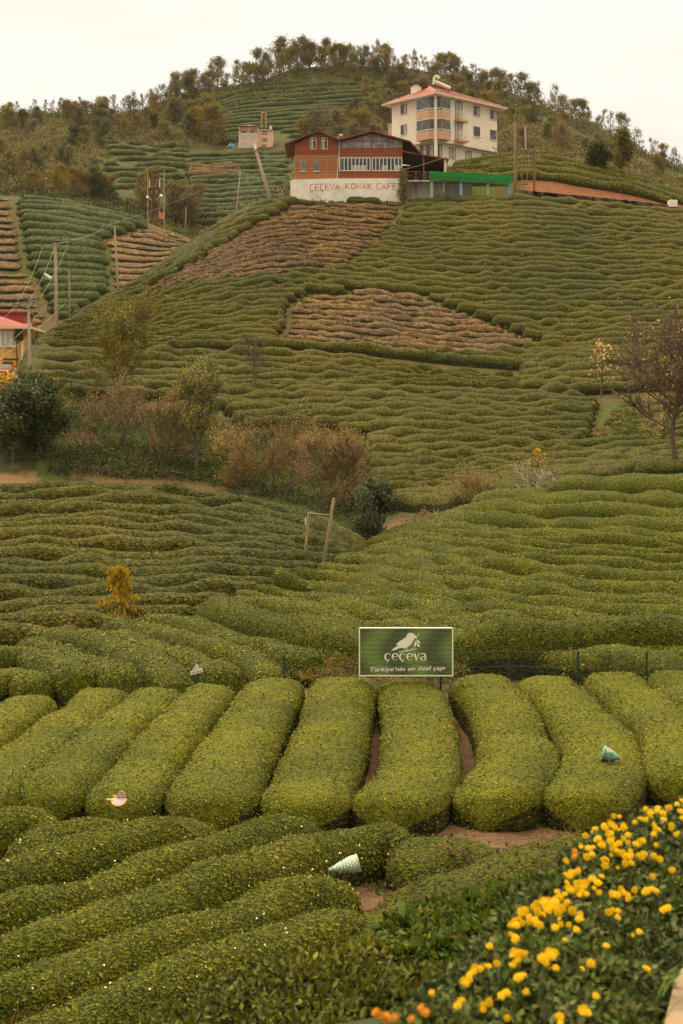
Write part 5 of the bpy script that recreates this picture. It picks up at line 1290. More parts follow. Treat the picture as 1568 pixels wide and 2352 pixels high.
def car():
    d = 149.0; s = d/F
    x = (1-HX)*s; z = (HY-873)*s
    e = empty('parked_car', (x, d, z), 0); tag(e, 'orange pickup facing out beside the grey door, cropped by the edge', 'car')
    W = .92
    m = MB()   # body: hood, cabin and bed as one stepped profile (y, z) lofted across x
    prof = [(0, .45), (-.02, .95), (.15, 1.08), (1.25, 1.18), (2.0, 1.72), (3.3, 1.74), (3.5, 1.2), (5.0, 1.2), (5.0, .45)]
    n = len(prof); V = []
    for xx, sc in ((-W, 0), (-W*.93, 1), (W*.93, 1), (W, 0)):
        V += [(xx*(.86 if zz > 1.3 else 1), yy+(0.06 if sc == 0 else 0), zz-(.08 if sc == 0 else 0)) for yy, zz in prof]
    F_ = [(i*n+j, (i+1)*n+j, (i+1)*n+j+1, i*n+j+1) for i in range(3) for j in range(n-1)]+[tuple(range(n)), tuple(range(4*n-1, 3*n-1, -1))]
    m.add(V, F_); m.build('body', M['orangecar'], e, smooth=False, bevel=.03)
    m = MB(); m.add([(-.68, 1.33, 1.22), (.68, 1.33, 1.22), (.62, 1.97, 1.68), (-.62, 1.97, 1.68)], [(0,1,2,3)]); o = m.build('windscreen', M['glassg'], e); o.location = (0, -.03, .03)
    m = MB(); m.box(-.62, -.06, .72, .62, -.021, .92); g = m.build('grille', M['black'], e)
    m = MB(); m.box(-.6, -.075, .80, .6, -.061, .83); m.box(-.1, -.09, .77, .1, -.062, .87); m.build('chrome_bar', M['metal'], g)
    m = MB(); m.box(-.92, -.10, .38, .92, .1, .66); b = m.build('bumper', M['black'], e, bevel=.03)
    m = MB(); m.box(-.26, -.125, .56, .26, -.101, .67); m.build('number_plate', M['white'], b)
    for sx in (-1, 1):
        m = MB(); m.box(min(sx*.62, sx*.90), -.07, .76, max(sx*.62, sx*.90), .02, .94); m.build('headlight', M['white'], e, bevel=.02)
        m = MB(); m.box(min(sx*.93, sx*1.12), 1.2, 1.18, max(sx*.93, sx*1.12), 1.35, 1.36); m.build('wing_mirror', M['orangecar'], e, bevel=.03)
        for yy in (.85, 4.1):
            m = MB(); m.tube([(sx*.74, yy, .37), (sx*.94, yy, .37)], .37, 18); w = m.build('wheel', M['black'], e)
            m = MB(); m.tube([(sx*.80, yy, .37), (sx*.955, yy, .37)], .2, 12); m.build('rim', M['metal'], w)
    p = MB(); p.box(-60, -1.2, -.6, 4.0, 14, -.003); o = p.build('yard', M['greywall'], None, loc=(x, d, z)); tag(o, kind='structure')
car()

# ------------------------------------------------------------------ poles and wires
def gz_at(u, y, d): 
    return Vector(((u-HX)/F*d, d, (HY-y)/F*d))
def pole(u0, y0, u1, y1, d, r, label, mat='concrete', name='utility_pole', cat='utility pole', group=None, arm=None, lamp=None, tapered=True, d1=None, vee=False):
    b = gz_at(u0, y0, d); t = gz_at(u1, y1, d1 or d); g = float(ground(b.x, b.y))
    e = empty(name, (b.x, b.y, min(b.z, g)-.1)); tag(e, label, cat, group); O = e.location
    m = MB(); m.tube([(0, 0, 0), b-O, t-O], [r, r, r*.65], 8); m.build('pole', M[mat], e, smooth=True)
    k = d/F
    if arm:
        (ua, ya), (ub, yb), dy = arm; a = gz_at(ua, ya, t.y)-O; bb = gz_at(ub, yb, t.y)-O; a.y -= r; bb.y -= r
        m = MB(); m.tube([a, bb], r*.45, 5)
        if vee:
            c = (gz_at(u1, y1+dy, t.y)-O); c.y -= r; m.tube([a.lerp(bb, .1), c], r*.3, 4); m.tube([a.lerp(bb, .9), c], r*.3, 4)
        ao = m.build('crossarm', M['metal'], e)
        for f in (0, .5, 1):
            q = a.lerp(bb, f); m = MB(); m.tube([q, q+Vector((0, 0, 7*k))], [r*.55, r*.4], 6); m.build('insulator', M['insulator'], ao)
    if lamp:
        (ua, ya), (ub, yb) = lamp; a = gz_at(ua, ya, t.y)-O; bb = gz_at(ub, yb, t.y)-O
        m = MB(); m.tube([a, a.lerp(bb, .5)+Vector((0, 0, .1)), bb], .05, 5); lo = m.build('lamp_arm', M['metal'], e)
        m = MB(); m.tube([bb-(a-bb)*.02, bb+(bb-a).normalized()*.75], [.16, .10], 8); m.build('lamp_head', M['white'], lo)
    return e
def wire(pts, label, r=.018, sag=.0, cat='cable', group=None, name='cable'):
    (ua, ya, da), (ub, yb, db) = pts; a = gz_at(ua, ya, da); b = gz_at(ub, yb, db)
    L = [a.lerp(b, t/14)-Vector((0, 0, sag*4*(t/14)*(1-t/14))) for t in range(15)]
    c = L[0].copy(); m = MB(); m.tube([p-c for p in L], r, 4, cap=False)
    o = m.build(name, M['wire'], None, loc=c); tag(o, label, cat, group)
pole(131, 772, 128, 558, 128, .17, 'tall concrete pole with a crossarm and street lamp on the left ridge', arm=((100, 568), (160, 556), 14), lamp=((129, 648), (118, 640)))
pole(71, 907, 66, 697, 112, .14, 'wooden pole with a braced crossarm in front of the ochre house', arm=((35, 700), (90, 690), 12), vee=True)
pole(161, 720, 160, 620, 150, .12, 'plain short pole behind the left ridge', mat='timber')
pole(272, 662, 264, 520, 190, .16, 'pole with a slanting crossarm in front of the small brown field', arm=((243, 520), (280, 510), 8))
pole(621, 456, 589, 348, 160, .22, 'thick concrete pole leaning left beside the cafe', lamp=((590, 352), (588, 344)))
pole(543, 490, 553, 392, 230, .11, 'thin leaning pole in the valley below the peach house')
pole(427, 530, 428, 474, 262, .12, 'short pole at the valley bottom right of the rusty tower', mat='timber')
pole(1180, 440, 1182, 266, 168, .13, 'tall pole rising behind the left swing post', mat='timber', arm=((1178, 275), (1186, 275), 4))
pole(1207, 400, 1205, 290, 185, .15, 'shorter bare pole on the mound right of the cream house', mat='concrete')
# guy poles of the rusty tower
for u, lb in ((340, 'left'), (377.5, 'right')):
    pole(u+1, 640, u, 391, 236, .075, lb+' of the two thin pale masts flanking the rusty tower', mat='concrete', name='mast', cat='mast')
def tower():
    d = 244.0; s = d/F; b = gz_at(356, 520, d); e = empty('lattice_tower', b); tag(e, 'rusty lattice power tower with platforms behind the steep green field', 'tower')
    H = (520-392)*s; w0 = 11*s; w1 = 4.5*s; m = MB()
    C = [(-1, -1), (1, -1), (1, 1), (-1, 1)]
    wz = lambda z: w0+(w1-w0)*min(1, z/(H*.9))
    off = lambda z: 3.5*s*z/H
    for cx, cy in C: m.tube([(cx*w0, cy*w0, -1), (cx*wz(H)+off(H), cy*wz(H), H)], .11, 4)
    n = 10
    for i in range(n):
        za, zb = H*i/n, H*(i+1)/n
        for (ax, ay), (bx_, by) in zip(C, C[1:]+C[:1]):
            m.tube([(ax*wz(za)+off(za), ay*wz(za), za), (bx_*wz(zb)+off(zb), by*wz(zb), zb)], .05, 3)
            m.tube([(ax*wz(zb)+off(zb), ay*wz(zb), zb), (bx_*wz(zb)+off(zb), by*wz(zb), zb)], .05, 3)
    m.build('lattice', M['rust'], e)
    for zz_, w in ((H*.63, 12), (H*.67, 12), (H*.55, 12), (H*.97, 10), (H*.88, 8)):
        m = MB(); m.box(-w*s+off(zz_), -.5, zz_, w*s+off(zz_), .5, zz_+.18); m.build('crossarm', M['rust'], e)
    m = MB(); m.box(2*s, -.8, H*.56, 8*s, -.1, H*.64); m.box(-8*s, -.8, H*.57, -4*s, -.1, H*.63); m.build('switchgear', M['metal'], e)
    m = MB(); m.box(11*s, -1.2, 15*s, 22*s, -.4, 30*s); m.build('signboard', plain('faded_red_panel', (.52, .17, .08), .7, .3, 2), e)
    for x0, z0 in ((-12, 64), (14, 67)):
        m = MB(); m.tube([(x0*s*.4, -.6, (z0-6)*s), (x0*s, -1, z0*s)], .05, 4); m.tube([(x0*s, -1, z0*s), (x0*s*1.25, -1.2, (z0+2)*s)], [.2, .28], 8); m.build('floodlight', M['white'], e)
    for x0 in (-11, 12): m = MB(); m.tube([(x0*s, -.5, 88*s), (x0*s, -.5, 108*s)], .1, 5); m.build('insulator', M['soffit'], e)
tower()
for (ua, ub, lb) in ((57, -20, 'left'), (112, 0, 'middle'), (152, 10, 'right')):
    wire(((ua-(14 if ua < 60 else 0), 695, 112), (ub-60, 800 if ua < 60 else 860, 60)), lb+' of the three cables slanting down to the left from the braced crossarm', .012, .2, group='slanting cables at the left edge')
for i, (a, b) in enumerate((((100, 562, 128), (40, 694, 112)), ((130, 556, 128), (66, 692, 112)), ((160, 550, 128), (90, 686, 112)))):
    wire((a, b), ['leftmost', 'middle', 'rightmost'][i]+' cable between the lamp pole and the braced-crossarm pole', .016, .5)
for i, (a, b) in enumerate((((160, 550, 128), (243, 514, 190)), ((130, 552, 128), (262, 510, 190)), ((264, 512, 190), (543, 396, 230)), ((589, 352, 160), (485, 520, 225)), ((589, 352, 160), (668, 340, 168)), ((1180, 290, 168), (1000, 330, 172)), ((1182, 285, 168), (905, 395, 150)))):
    wire((a, b), ['upper cable from the lamp pole to the slanting-crossarm pole', 'lower cable from the lamp pole to the slanting-crossarm pole', 'long cable crossing the valley to the thin leaning pole', 'cable falling into the valley from the leaning pole',
                  'cable from the leaning pole to the cafe', 'cable crossing the cream facade to the tall pole', 'long cable passing in front of the cream house ground floor'][i], .018, .6)
def goalposts():
    d = 44.5; e0 = hit([720], [1300], 40, 56, .3)[0][0]; d = e0[1]
    e = empty('timber_frame', (e0[0], d, float(ground(e0[0], d)))); tag(e, 'two leaning weathered timber posts joined by a crossbar in the valley', 'post frame'); O = e.location
    for nm, (ua, ya, ub, yb), r in (('post', (699, 1300, 711, 1178), .058), ('post', (742, 1306, 768, 1143), .062)):
        m = MB(); a = gz_at(ua, ya, d)-O; b = gz_at(ub, yb, d)-O; m.tube([a-(b-a)*.12, a, b], [r, r, r*.85], 7); m.build(nm, M['timber'], e, smooth=True)
    m = MB(); a = gz_at(711, 1180, d-.06)-O; b = gz_at(758, 1184, d-.06)-O; m.tube([a, b], .035, 4); m.build('crossbar', M['timber'], e)
    m = MB(); m.tube([gz_at(706, 1258, d+.1)-O, gz_at(720, 1302, d+.1)-O], .022, 5); m.build('brace', M['timber'], e)
    m = MB(); m.tube([gz_at(702.5, 1205, d-.08)-O, gz_at(702.5, 1190, d-.08)-O], .022, 6); m.build('insulator', M['white'], e)
goalposts()
def swing():
    d = 167.0; b = gz_at(1188, 440, d); e = empty('swing', b); tag(e, 'rope swing hanging from a timber frame at the end of the terrace', 'swing'); O = e.location
    for u, mt in ((1184, 'timber'), (1226, 'timberred')):
        m = MB(); m.tube([gz_at(u-1, 445, d)-O, gz_at(u, 343, d)-O], .14, 7); m.build('post', M[mt], e)
    m = MB(); m.tube([gz_at(1180, 346, d-.1)-O, gz_at(1230, 343, d-.1)-O], .09, 6); m.build('crossbar', M['timber'], e)
    m = MB(); m.tube([gz_at(1194, 345, d)-O, gz_at(1198, 422, d)-O], .04, 4); m.tube([gz_at(1214, 345, d)-O, gz_at(1208, 422, d)-O], .04, 4); m.build('rope', M['wire'], e)
    m = MB(); a = gz_at(1196, 424, d)-O; b = gz_at(1211, 422, d)-O; m.box(a.x, -.25, a.z, b.x, .25, a.z+.08); m.build('seat', M['timber'], e)
    m = MB(); 
    d2 = 405.; b = gz_at(607, 290, d2)
    q = empty('timber_frame', b); tag(q, 'small open timber gate frame in the far field above the peach house', 'gate frame')
    for u in (601.5, 611.5): m = MB(); m.tube([gz_at(u, 294, d2)-b, gz_at(u, 259, d2)-b], .16, 5); m.build('post', M['lightwood'], q)
    m = MB(); m.tube([gz_at(601, 259, d2)-b, gz_at(612, 260, d2)-b], .14, 5); m.tube([gz_at(601, 269, d2)-b, gz_at(612, 269, d2)-b], .12, 5); m.build('crossbar', M['lightwood'], q)
swing()
def small_far():
    rng = np.random.default_rng(2)
    for (u, y, w, h, d, lb) in ((531, 337, 20, 14, 400, 'crumpled blue tarpaulin heap left of the peach house'), (681, 332, 8, 10, 300, 'scrap of blue tarpaulin between the peach house and the cafe')):
        c = gz_at(u, y, d); s = d/F; n, k = 14, 8; V = []
        for i in range(n):
            for j in range(k):
                a = i/(n-1); b = j/(k-1); z = math.sin(math.pi*a)**.6*math.sin(math.pi*min(1, b*.9+.05))**.5*h*s*(.7+.6*rng.random())
                V.append(((a-.5)*w*s, b*2.2, z-.6))
        Q = [(i*k+j, (i+1)*k+j, (i+1)*k+j+1, i*k+j+1) for i in range(n-1) for j in range(k-1)]
        o = quads('tarpaulin', V, Q, [M['bluetarp']], loc=c, smooth=False); tag(o, lb, 'tarpaulin')
    c = gz_at(1545, 475, 165.5); m = MB(); s = 165.5/F
    m.box(-.5, 0, 0, .5, .8, .75); m.box(-.42, .05, .75, .42, .75, .83); o = m.build('water_tank', M['white'], None, loc=c, bevel=.06); tag(o, 'small white cube tank below the red soil cut at the right', 'water tank')
    rng = random.Random(3)
    t = empty('stone_wall', gz_at(1190, 442, 166)); tag(t, 'low dry-stone edging along the foot of the red soil cut', 'stone wall'); m = MB()
    for i in range(95):
        u = 1188+i*3.9; y = np.interp(u, [1188, 1400, 1560], [439, 459, 477]); p = gz_at(u, y, 166)-t.location; w = rng.uniform(.12, .24); h = rng.uniform(.15, .38)
        m.box(p.x-w, -.2, p.z-.6, p.x+w, .3+rng.random()*.2, p.z+h*.5)
    m.build('stones', plain('rough_stone', (.24, .20, .15), .95, .5, 1.2, bump=.05), t)
small_far()
# ------------------------------------------------------------------ signs, fence, baskets
def board_mat():
    m, nt, out = newmat('printed_wave_board'); tc = nd(nt, 'ShaderNodeTexCoord'); s = nd(nt, 'ShaderNodeSeparateXYZ'); nt.links.new(tc.outputs['Object'], s.inputs[0])
    def mth(op, a, b=None):
        n = nd(nt, 'ShaderNodeMath', operation=op)
        for i, v in enumerate((a, b)):
            if v is None: continue
            if hasattr(v, 'is_linked'): nt.links.new(v, n.inputs[i])
            else: n.inputs[i].default_value = v
        return n.outputs[0]
    wv = mth('MULTIPLY', mth('SINE', mth('MULTIPLY', s.outputs[0], 2*math.pi/.265)), .014)
    fr = mth('FRACT', mth('DIVIDE', mth('ADD', s.outputs[2], wv), .103))
    bands = mrange(nt, fr, .0, 1.0, 1.0, .0)
    edge = mrange(nt, fr, .72, 1.0, 1.0, .45)
    xb = mth('SINE', mth('ADD', mth('MULTIPLY', s.outputs[0], 7.2), mth('MULTIPLY', mth('SINE', mth('MULTIPLY', s.outputs[2], 6.)), .9)))
    f = mrange(nt, xb, -.8, 1, 0, 1)
    c = mixc(nt, (.085, .10, .045), (.20, .28, .07), f)
    c = mixc(nt, c, (.12, .17, .06), mrange(nt, bands, 0, 1, 0, .35))
    cb = nd(nt, 'ShaderNodeCombineColor')
    for k in range(3): nt.links.new(edge, cb.inputs[k])
    c = mixc(nt, c, cb.outputs[0], 1.0, 'MULTIPLY')
    p = nd(nt, 'ShaderNodeBsdfPrincipled'); nt.links.new(c, p.inputs['Base Color']); p.inputs['Roughness'].default_value = .45; nt.links.new(p.outputs[0], out.inputs[0]); return m
def txt(body, size, loc, parent, mat, name, shear=0, off=0.0, width=None, space=1.0, ext=.002):
    cu = bpy.data.curves.new('t', 'FONT'); cu.body = body; cu.size = size; cu.shear = shear; cu.offset = off; cu.align_x = 'CENTER'; cu.align_y = 'BOTTOM_BASELINE'; cu.extrude = ext; cu.space_character = space
    o = bpy.data.objects.new('t', cu); COL.objects.link(o); bpy.context.view_layer.update()
    me = bpy.data.meshes.new_from_object(o.evaluated_get(bpy.context.evaluated_depsgraph_get()))
    COL.objects.unlink(o); bpy.data.objects.remove(o)
    co = np.empty(len(me.vertices)*3, np.float32); me.vertices.foreach_get('co', co); co = co.reshape(-1, 3)
    if width: k = width/(co[:, 0].max()-co[:, 0].min()); co[:, 0] *= k
    me.vertices.foreach_set('co', np.column_stack([co[:, 0], -co[:, 2], co[:, 1]]).ravel().astype(np.float32)); me.update()
    me.materials.clear(); me.materials.append(mat); q = bpy.data.objects.new(name, me); q.location = loc; return link(q, parent)
def serif_word(sx, sz, x0, z0):
    """the word in heavy high-contrast lower-case letters: list of (points, widths)"""
    out = []
    def arc(cx, cz, rx, rz, a0, a1, thick, thin, n=18):
        P = []; W = []
        for i in range(n+1):
            a = math.radians(a0+(a1-a0)*i/n); P.append((cx+rx*math.cos(a), cz+rz*math.sin(a))); W.append(thin+(thick-thin)*abs(math.cos(a))**1.3)
        return P, W
    x = 0
    for ch in 'çeçeva':
        if ch in 'çe':
            P, W = arc(x+.46, .5, .34, .44, 42 if ch == 'ç' else 0, 318, .24, .09)
            if ch == 'ç':
                W = [w*(.35 if math.cos(math.radians(42+276*i/18)) > .3 else 1) for i, w in enumerate(W)]
            else: W = [(.20 if i < 4 else w) if i < 12 else w*.5 for i, w in enumerate(W)]
            out.append((P, W))
            if ch == 'ç':
                out.append(([(x+.74, .86), (x+.70, .72)], [.2, .13])); out.append(([(x+.46, .05), (x+.5, -.08), (x+.38, -.17)], [.10, .15, .09]))
            else: out.append(([(x+.2, .52), (x+.84, .52)], [.07, .07]))
            x += .93
        elif ch == 'v':
            out.append(([(x+.10, .95), (x+.42, .05)], [.24, .24])); out.append(([(x+.42, .05), (x+.62, .60), (x+.66, .88)], [.08, .09, .16])); out.append(([(x+.52, .92), (x+.78, .92)], [.06, .06])); x += .80
        else:
            P, W = arc(x+.40, .28, .26, .24, 20, 340, .2, .07); out.append((P, W))
            out.append(([(x+.70, .0), (x+.70, .62), (x+.64, .84), (x+.42, .96), (x+.16, .84)], [.22, .22, .2, .1, .16])); out.append(([(x+.62, .03), (x+.86, .03)], [.06, .06])); x += .9
    return [([(x0+px/x*sx, z0+pz*sz) for px, pz in P], [w*sz for w in W]) for P, W in out]
BIRD = [(560,425),(600,385),(660,347),(632,333),(665,300),(770,235),(785,195),(815,172),(850,172),(885,195),(905,213),(932,232),(895,247),(870,280),(850,320),(815,355),(780,380),(730,382),(680,382),(630,408)]
def billboard():
    d = 30.5; s = d/F; c = gz_at(931, 1497, d); g = float(ground(c.x, c.y))
    e = empty('billboard', (c.x, c.y, g)); tag(e, 'green wavy-patterned billboard with a white bird and lettering on two posts', 'billboard')
    Zc = c.z-g; W = 216*s/2; H = 111*s/2
    k = .16478*s
    px = lambda q: (q-770)*k
    pz = lambda q: Zc+(438-q)*k
    m = MB(); m.box(-W, -.02, Zc-H, W, .02, Zc+H); bo = m.build('board', board_mat(), e)
    m = MB(); t = .022
    for a in ((-W-.004, Zc-H, -W+t, Zc+H), (W-t, Zc-H, W+.004, Zc+H)): m.box(a[0], -.032, a[1], a[2], .024, a[3])
    m.box(-W+t, -.031, Zc+H-t, W-t, .023, Zc+H+.003); m.box(-W+t, -.031, Zc-H-.003, W-t, .023, Zc-H+t); m.build('frame', M['lettering'], bo)
    m = MB(); m.prism([(px(x), pz(y)) for x, y in BIRD][::-1], -.026, -.0205)
    for pts, w in (([(670, 440), (780, 425), (918, 393)], [10, 12, 10]), ([(742, 382), (762, 420)], [8, 8]), ([(775, 380), (792, 415)], [8, 8]), ([(845, 402), (868, 380)], [7, 6]), ([(948, 182), (918, 235), (905, 290)], [9, 8, 6])):
        r = ribbons([([(px(x), pz(y)) for x, y in pts], [q*k for q in w])], 1, .026); m.add(r.v, r.f)
    for (x0, y0), (x1, y1), w in (((912, 285), (885, 375), 26), ((920, 270), (965, 322), 24), ((920, 320), (962, 370), 24)):
        P = []; 
        for i in range(9): t_ = i/8; P.append(((px(x0+(x1-x0)*t_), pz(y0+(y1-y0)*t_)), max(.15, math.sin(math.pi*(t_*.92+.05)))*w*1.25*k))
        r = ribbons([([p for p, _ in P], [w_ for _, w_ in P])], 1, .026); m.add(r.v, r.f)
    m.build('bird_emblem', M['lettering'], bo)
    r = ribbons(serif_word(595*k, 108*k, px(466), pz(560)), 1, .026); r.build('brand_lettering', M['lettering'], bo)
    for dx in (-.0035, 0, .0035):
        o = txt("Türkiye’nin en özel çayı", .125, (px(780)+dx, -.024-abs(dx)*.5-(dx > 0)*.001, pz(700)), bo, M['lettering'], 'tagline', shear=.25, width=1045*k)
        o.rotation_euler = (0, R(-1.3), 0)
    for u in (856.5, 998):
        x = (u-931)*s; m = MB(); m.box(x-.022, .024, -.3, x+.022, .07, Zc+H*.9); m.build('post', M['signpost'], e)
billboard()
def bird_sign():
    d = 31.2; s = d/F; c = gz_at(452, 1540, d); g = float(ground(c.x, c.y)); e = empty('sign', (c.x, c.y, g)); tag(e, 'small white cut-out bird sign on a dark stake behind the terrace', 'sign')
    k = 1/8.71*.5743*s    # picture units of the enlarged crop to metres
    px = lambda q: (q-735)*k
    pz = lambda q: (c.z-g)+(560-q)*k
    P = [(500,640),(530,590),(580,575),(625,490),(675,400),(700,350),(740,345),(765,340),(795,350),(800,400),(820,470),(815,500),(880,485),(930,480),(945,510),(960,605),(860,640),(740,660),(715,690),(670,680),(600,700),(570,730),(525,715),(503,680)]
    m = MB(); m.prism([(px(x), pz(y)) for x, y in P][::-1], -.012, .0); b = m.build('plate', M['white'], e)
    W = serif_word(400*k, 70*k, 0, 0); a = math.atan2(75, 400); m = MB()
    W = [([(px(525)+x*math.cos(a)-z*math.sin(a), pz(690)+x*math.sin(a)+z*math.cos(a)) for x, z in p], w) for p, w in W]
    r = ribbons(W, 1, .015); r.build('lettering', M['black'], b)
    lines = [[(690, 440), (650, 480), (700, 470), (720, 420)], [(740, 350), (760, 400), (770, 450)], [(700, 360), (690, 400)], [(610, 550), (700, 510), (790, 500)]]
    r = ribbons([[(px(x), pz(y)) for x, y in l] for l in lines], .006, .015); r.build('bird_outline', M['black'], b)
    m = MB(); m.tube([(px(735), .02, -.3), (px(775), .02, pz(270))], .022, 6); m.build('stake', M['fencegreen'], e)
bird_sign()
def fence():
    us = [-60, 54, 269, 451, 652, 850, 1010, 1168, 1325, 1483, 1640]
    e = empty('wire_fence', gz_at(54, 1600, 31.3)); tag(e, 'dark green wire mesh fence on thin stakes behind the front terrace', 'fence'); O = e.location
    tops = []
    for u in us:
        x = (u-HX)/F*31.3; g = float(ground(x, 31.3)); tp = np.interp(u, [-60, 54, 269, 652, 1168, 1483, 1640], [1580, 1566, 1534, 1506, 1494, 1496, 1496])
        z = (HY-tp)/F*31.3; tops.append(Vector((x, 31.3, z))-O)
        if u in (451, 850): continue
        m = MB(); m.tube([Vector((x, 31.3, g-.2))-O, Vector((x+.01, 31.3, z))-O], .024, 6); m.build('post', M['fencegreen'], e)
    m = MB()
    for (a, b) in zip(tops[5:-1], tops[6:]):
        for q in (.02, .35, .7): m.tube([a-Vector((0, 0, q)), b-Vector((0, 0, q))], .0035, 3, cap=False)
        L = b.x-a.x; n = int(L/.09)
        for i in range(-8, n):
            for sg in (1, -1):
                x0 = i*.09; x1 = x0+.72; f0 = max(0, -x0/.72); f1 = min(1, (L-x0)/.72)
                if f1 <= f0: continue
                z0, z1 = (-.75, 0) if sg > 0 else (0, -.75)
                m.tube([(a.x+x0+.72*f0, a.y, a.z+z0+(z1-z0)*f0), (a.x+x0+.72*f1, a.y, a.z+z0+(z1-z0)*f1)], .0013, 3, cap=False)
    m.build('wire_mesh', M['fencegreen'], e)
fence()
def weave(name, c1, c2, c3, n=34, mrow=18):
    """woven strips in the basket's own round coordinates (UV: around, along)"""
    m, nt, out = newmat(name); uv = nd(nt, 'ShaderNodeUVMap'); mp = nd(nt, 'ShaderNodeMapping'); mp.inputs['Scale'].default_value = (n, mrow, 1); nt.links.new(uv.outputs[0], mp.inputs[0])
    ck = nd(nt, 'ShaderNodeTexBrick'); ck.offset = .5; ck.inputs['Scale'].default_value = 1; ck.inputs['Brick Width'].default_value = 1; ck.inputs['Row Height'].default_value = 1; ck.inputs['Mortar Size'].default_value = .10
    ck.inputs['Color1'].default_value = (*c1, 1); ck.inputs['Color2'].default_value = (*c2, 1); ck.inputs['Mortar'].default_value = (*c3, 1); nt.links.new(mp.outputs[0], ck.inputs['Vector'])
    p = nd(nt, 'ShaderNodeBsdfPrincipled'); nt.links.new(ck.outputs['Color'], p.inputs['Base Color']); p.inputs['Roughness'].default_value = .45
    bp = nd(nt, 'ShaderNodeBump'); bp.inputs['Distance'].default_value = .006; nt.links.new(ck.outputs['Fac'], bp.inputs['Height']); bp.invert = True; nt.links.new(bp.outputs[0], p.inputs['Normal'])
    nt.links.new(p.outputs[0], out.inputs[0]); return m
def cone(name, prof, mat, parent, nseg=32, thick=.008, close=True, squash=1.0):
    """surface of revolution about +x with around/along UVs; prof = [(x, r)]"""
    V = []; n = nseg
    for x, r in prof: V += [(x, r*math.cos(2*math.pi*k/n), r*math.sin(2*math.pi*k/n)*squash) for k in range(n)]
    Q = [(i*n+k, i*n+(k+1) % n, (i+1)*n+(k+1) % n, (i+1)*n+k) for i in range(len(prof)-1) for k in range(n)]
    o = quads(name, V, Q, [mat], parent=parent)
    uv = o.data.uv_layers.new(name='UVMap'); dat = []
    for i in range(len(prof)-1):
        for k in range(n): dat += [k/n, i/(len(prof)-1), (k+1)/n, i/(len(prof)-1), (k+1)/n, (i+1)/(len(prof)-1), k/n, (i+1)/(len(prof)-1)]
    uv.data.foreach_set('uv', dat); md = o.modifiers.new('thick', 'SOLIDIFY'); md.thickness = thick; return o
def surf(u, y, d0, d1, up=.72):
    p, ok = hit([u], [y], d0, d1, up); return Vector(p[0]) + Vector((0, 0, up))
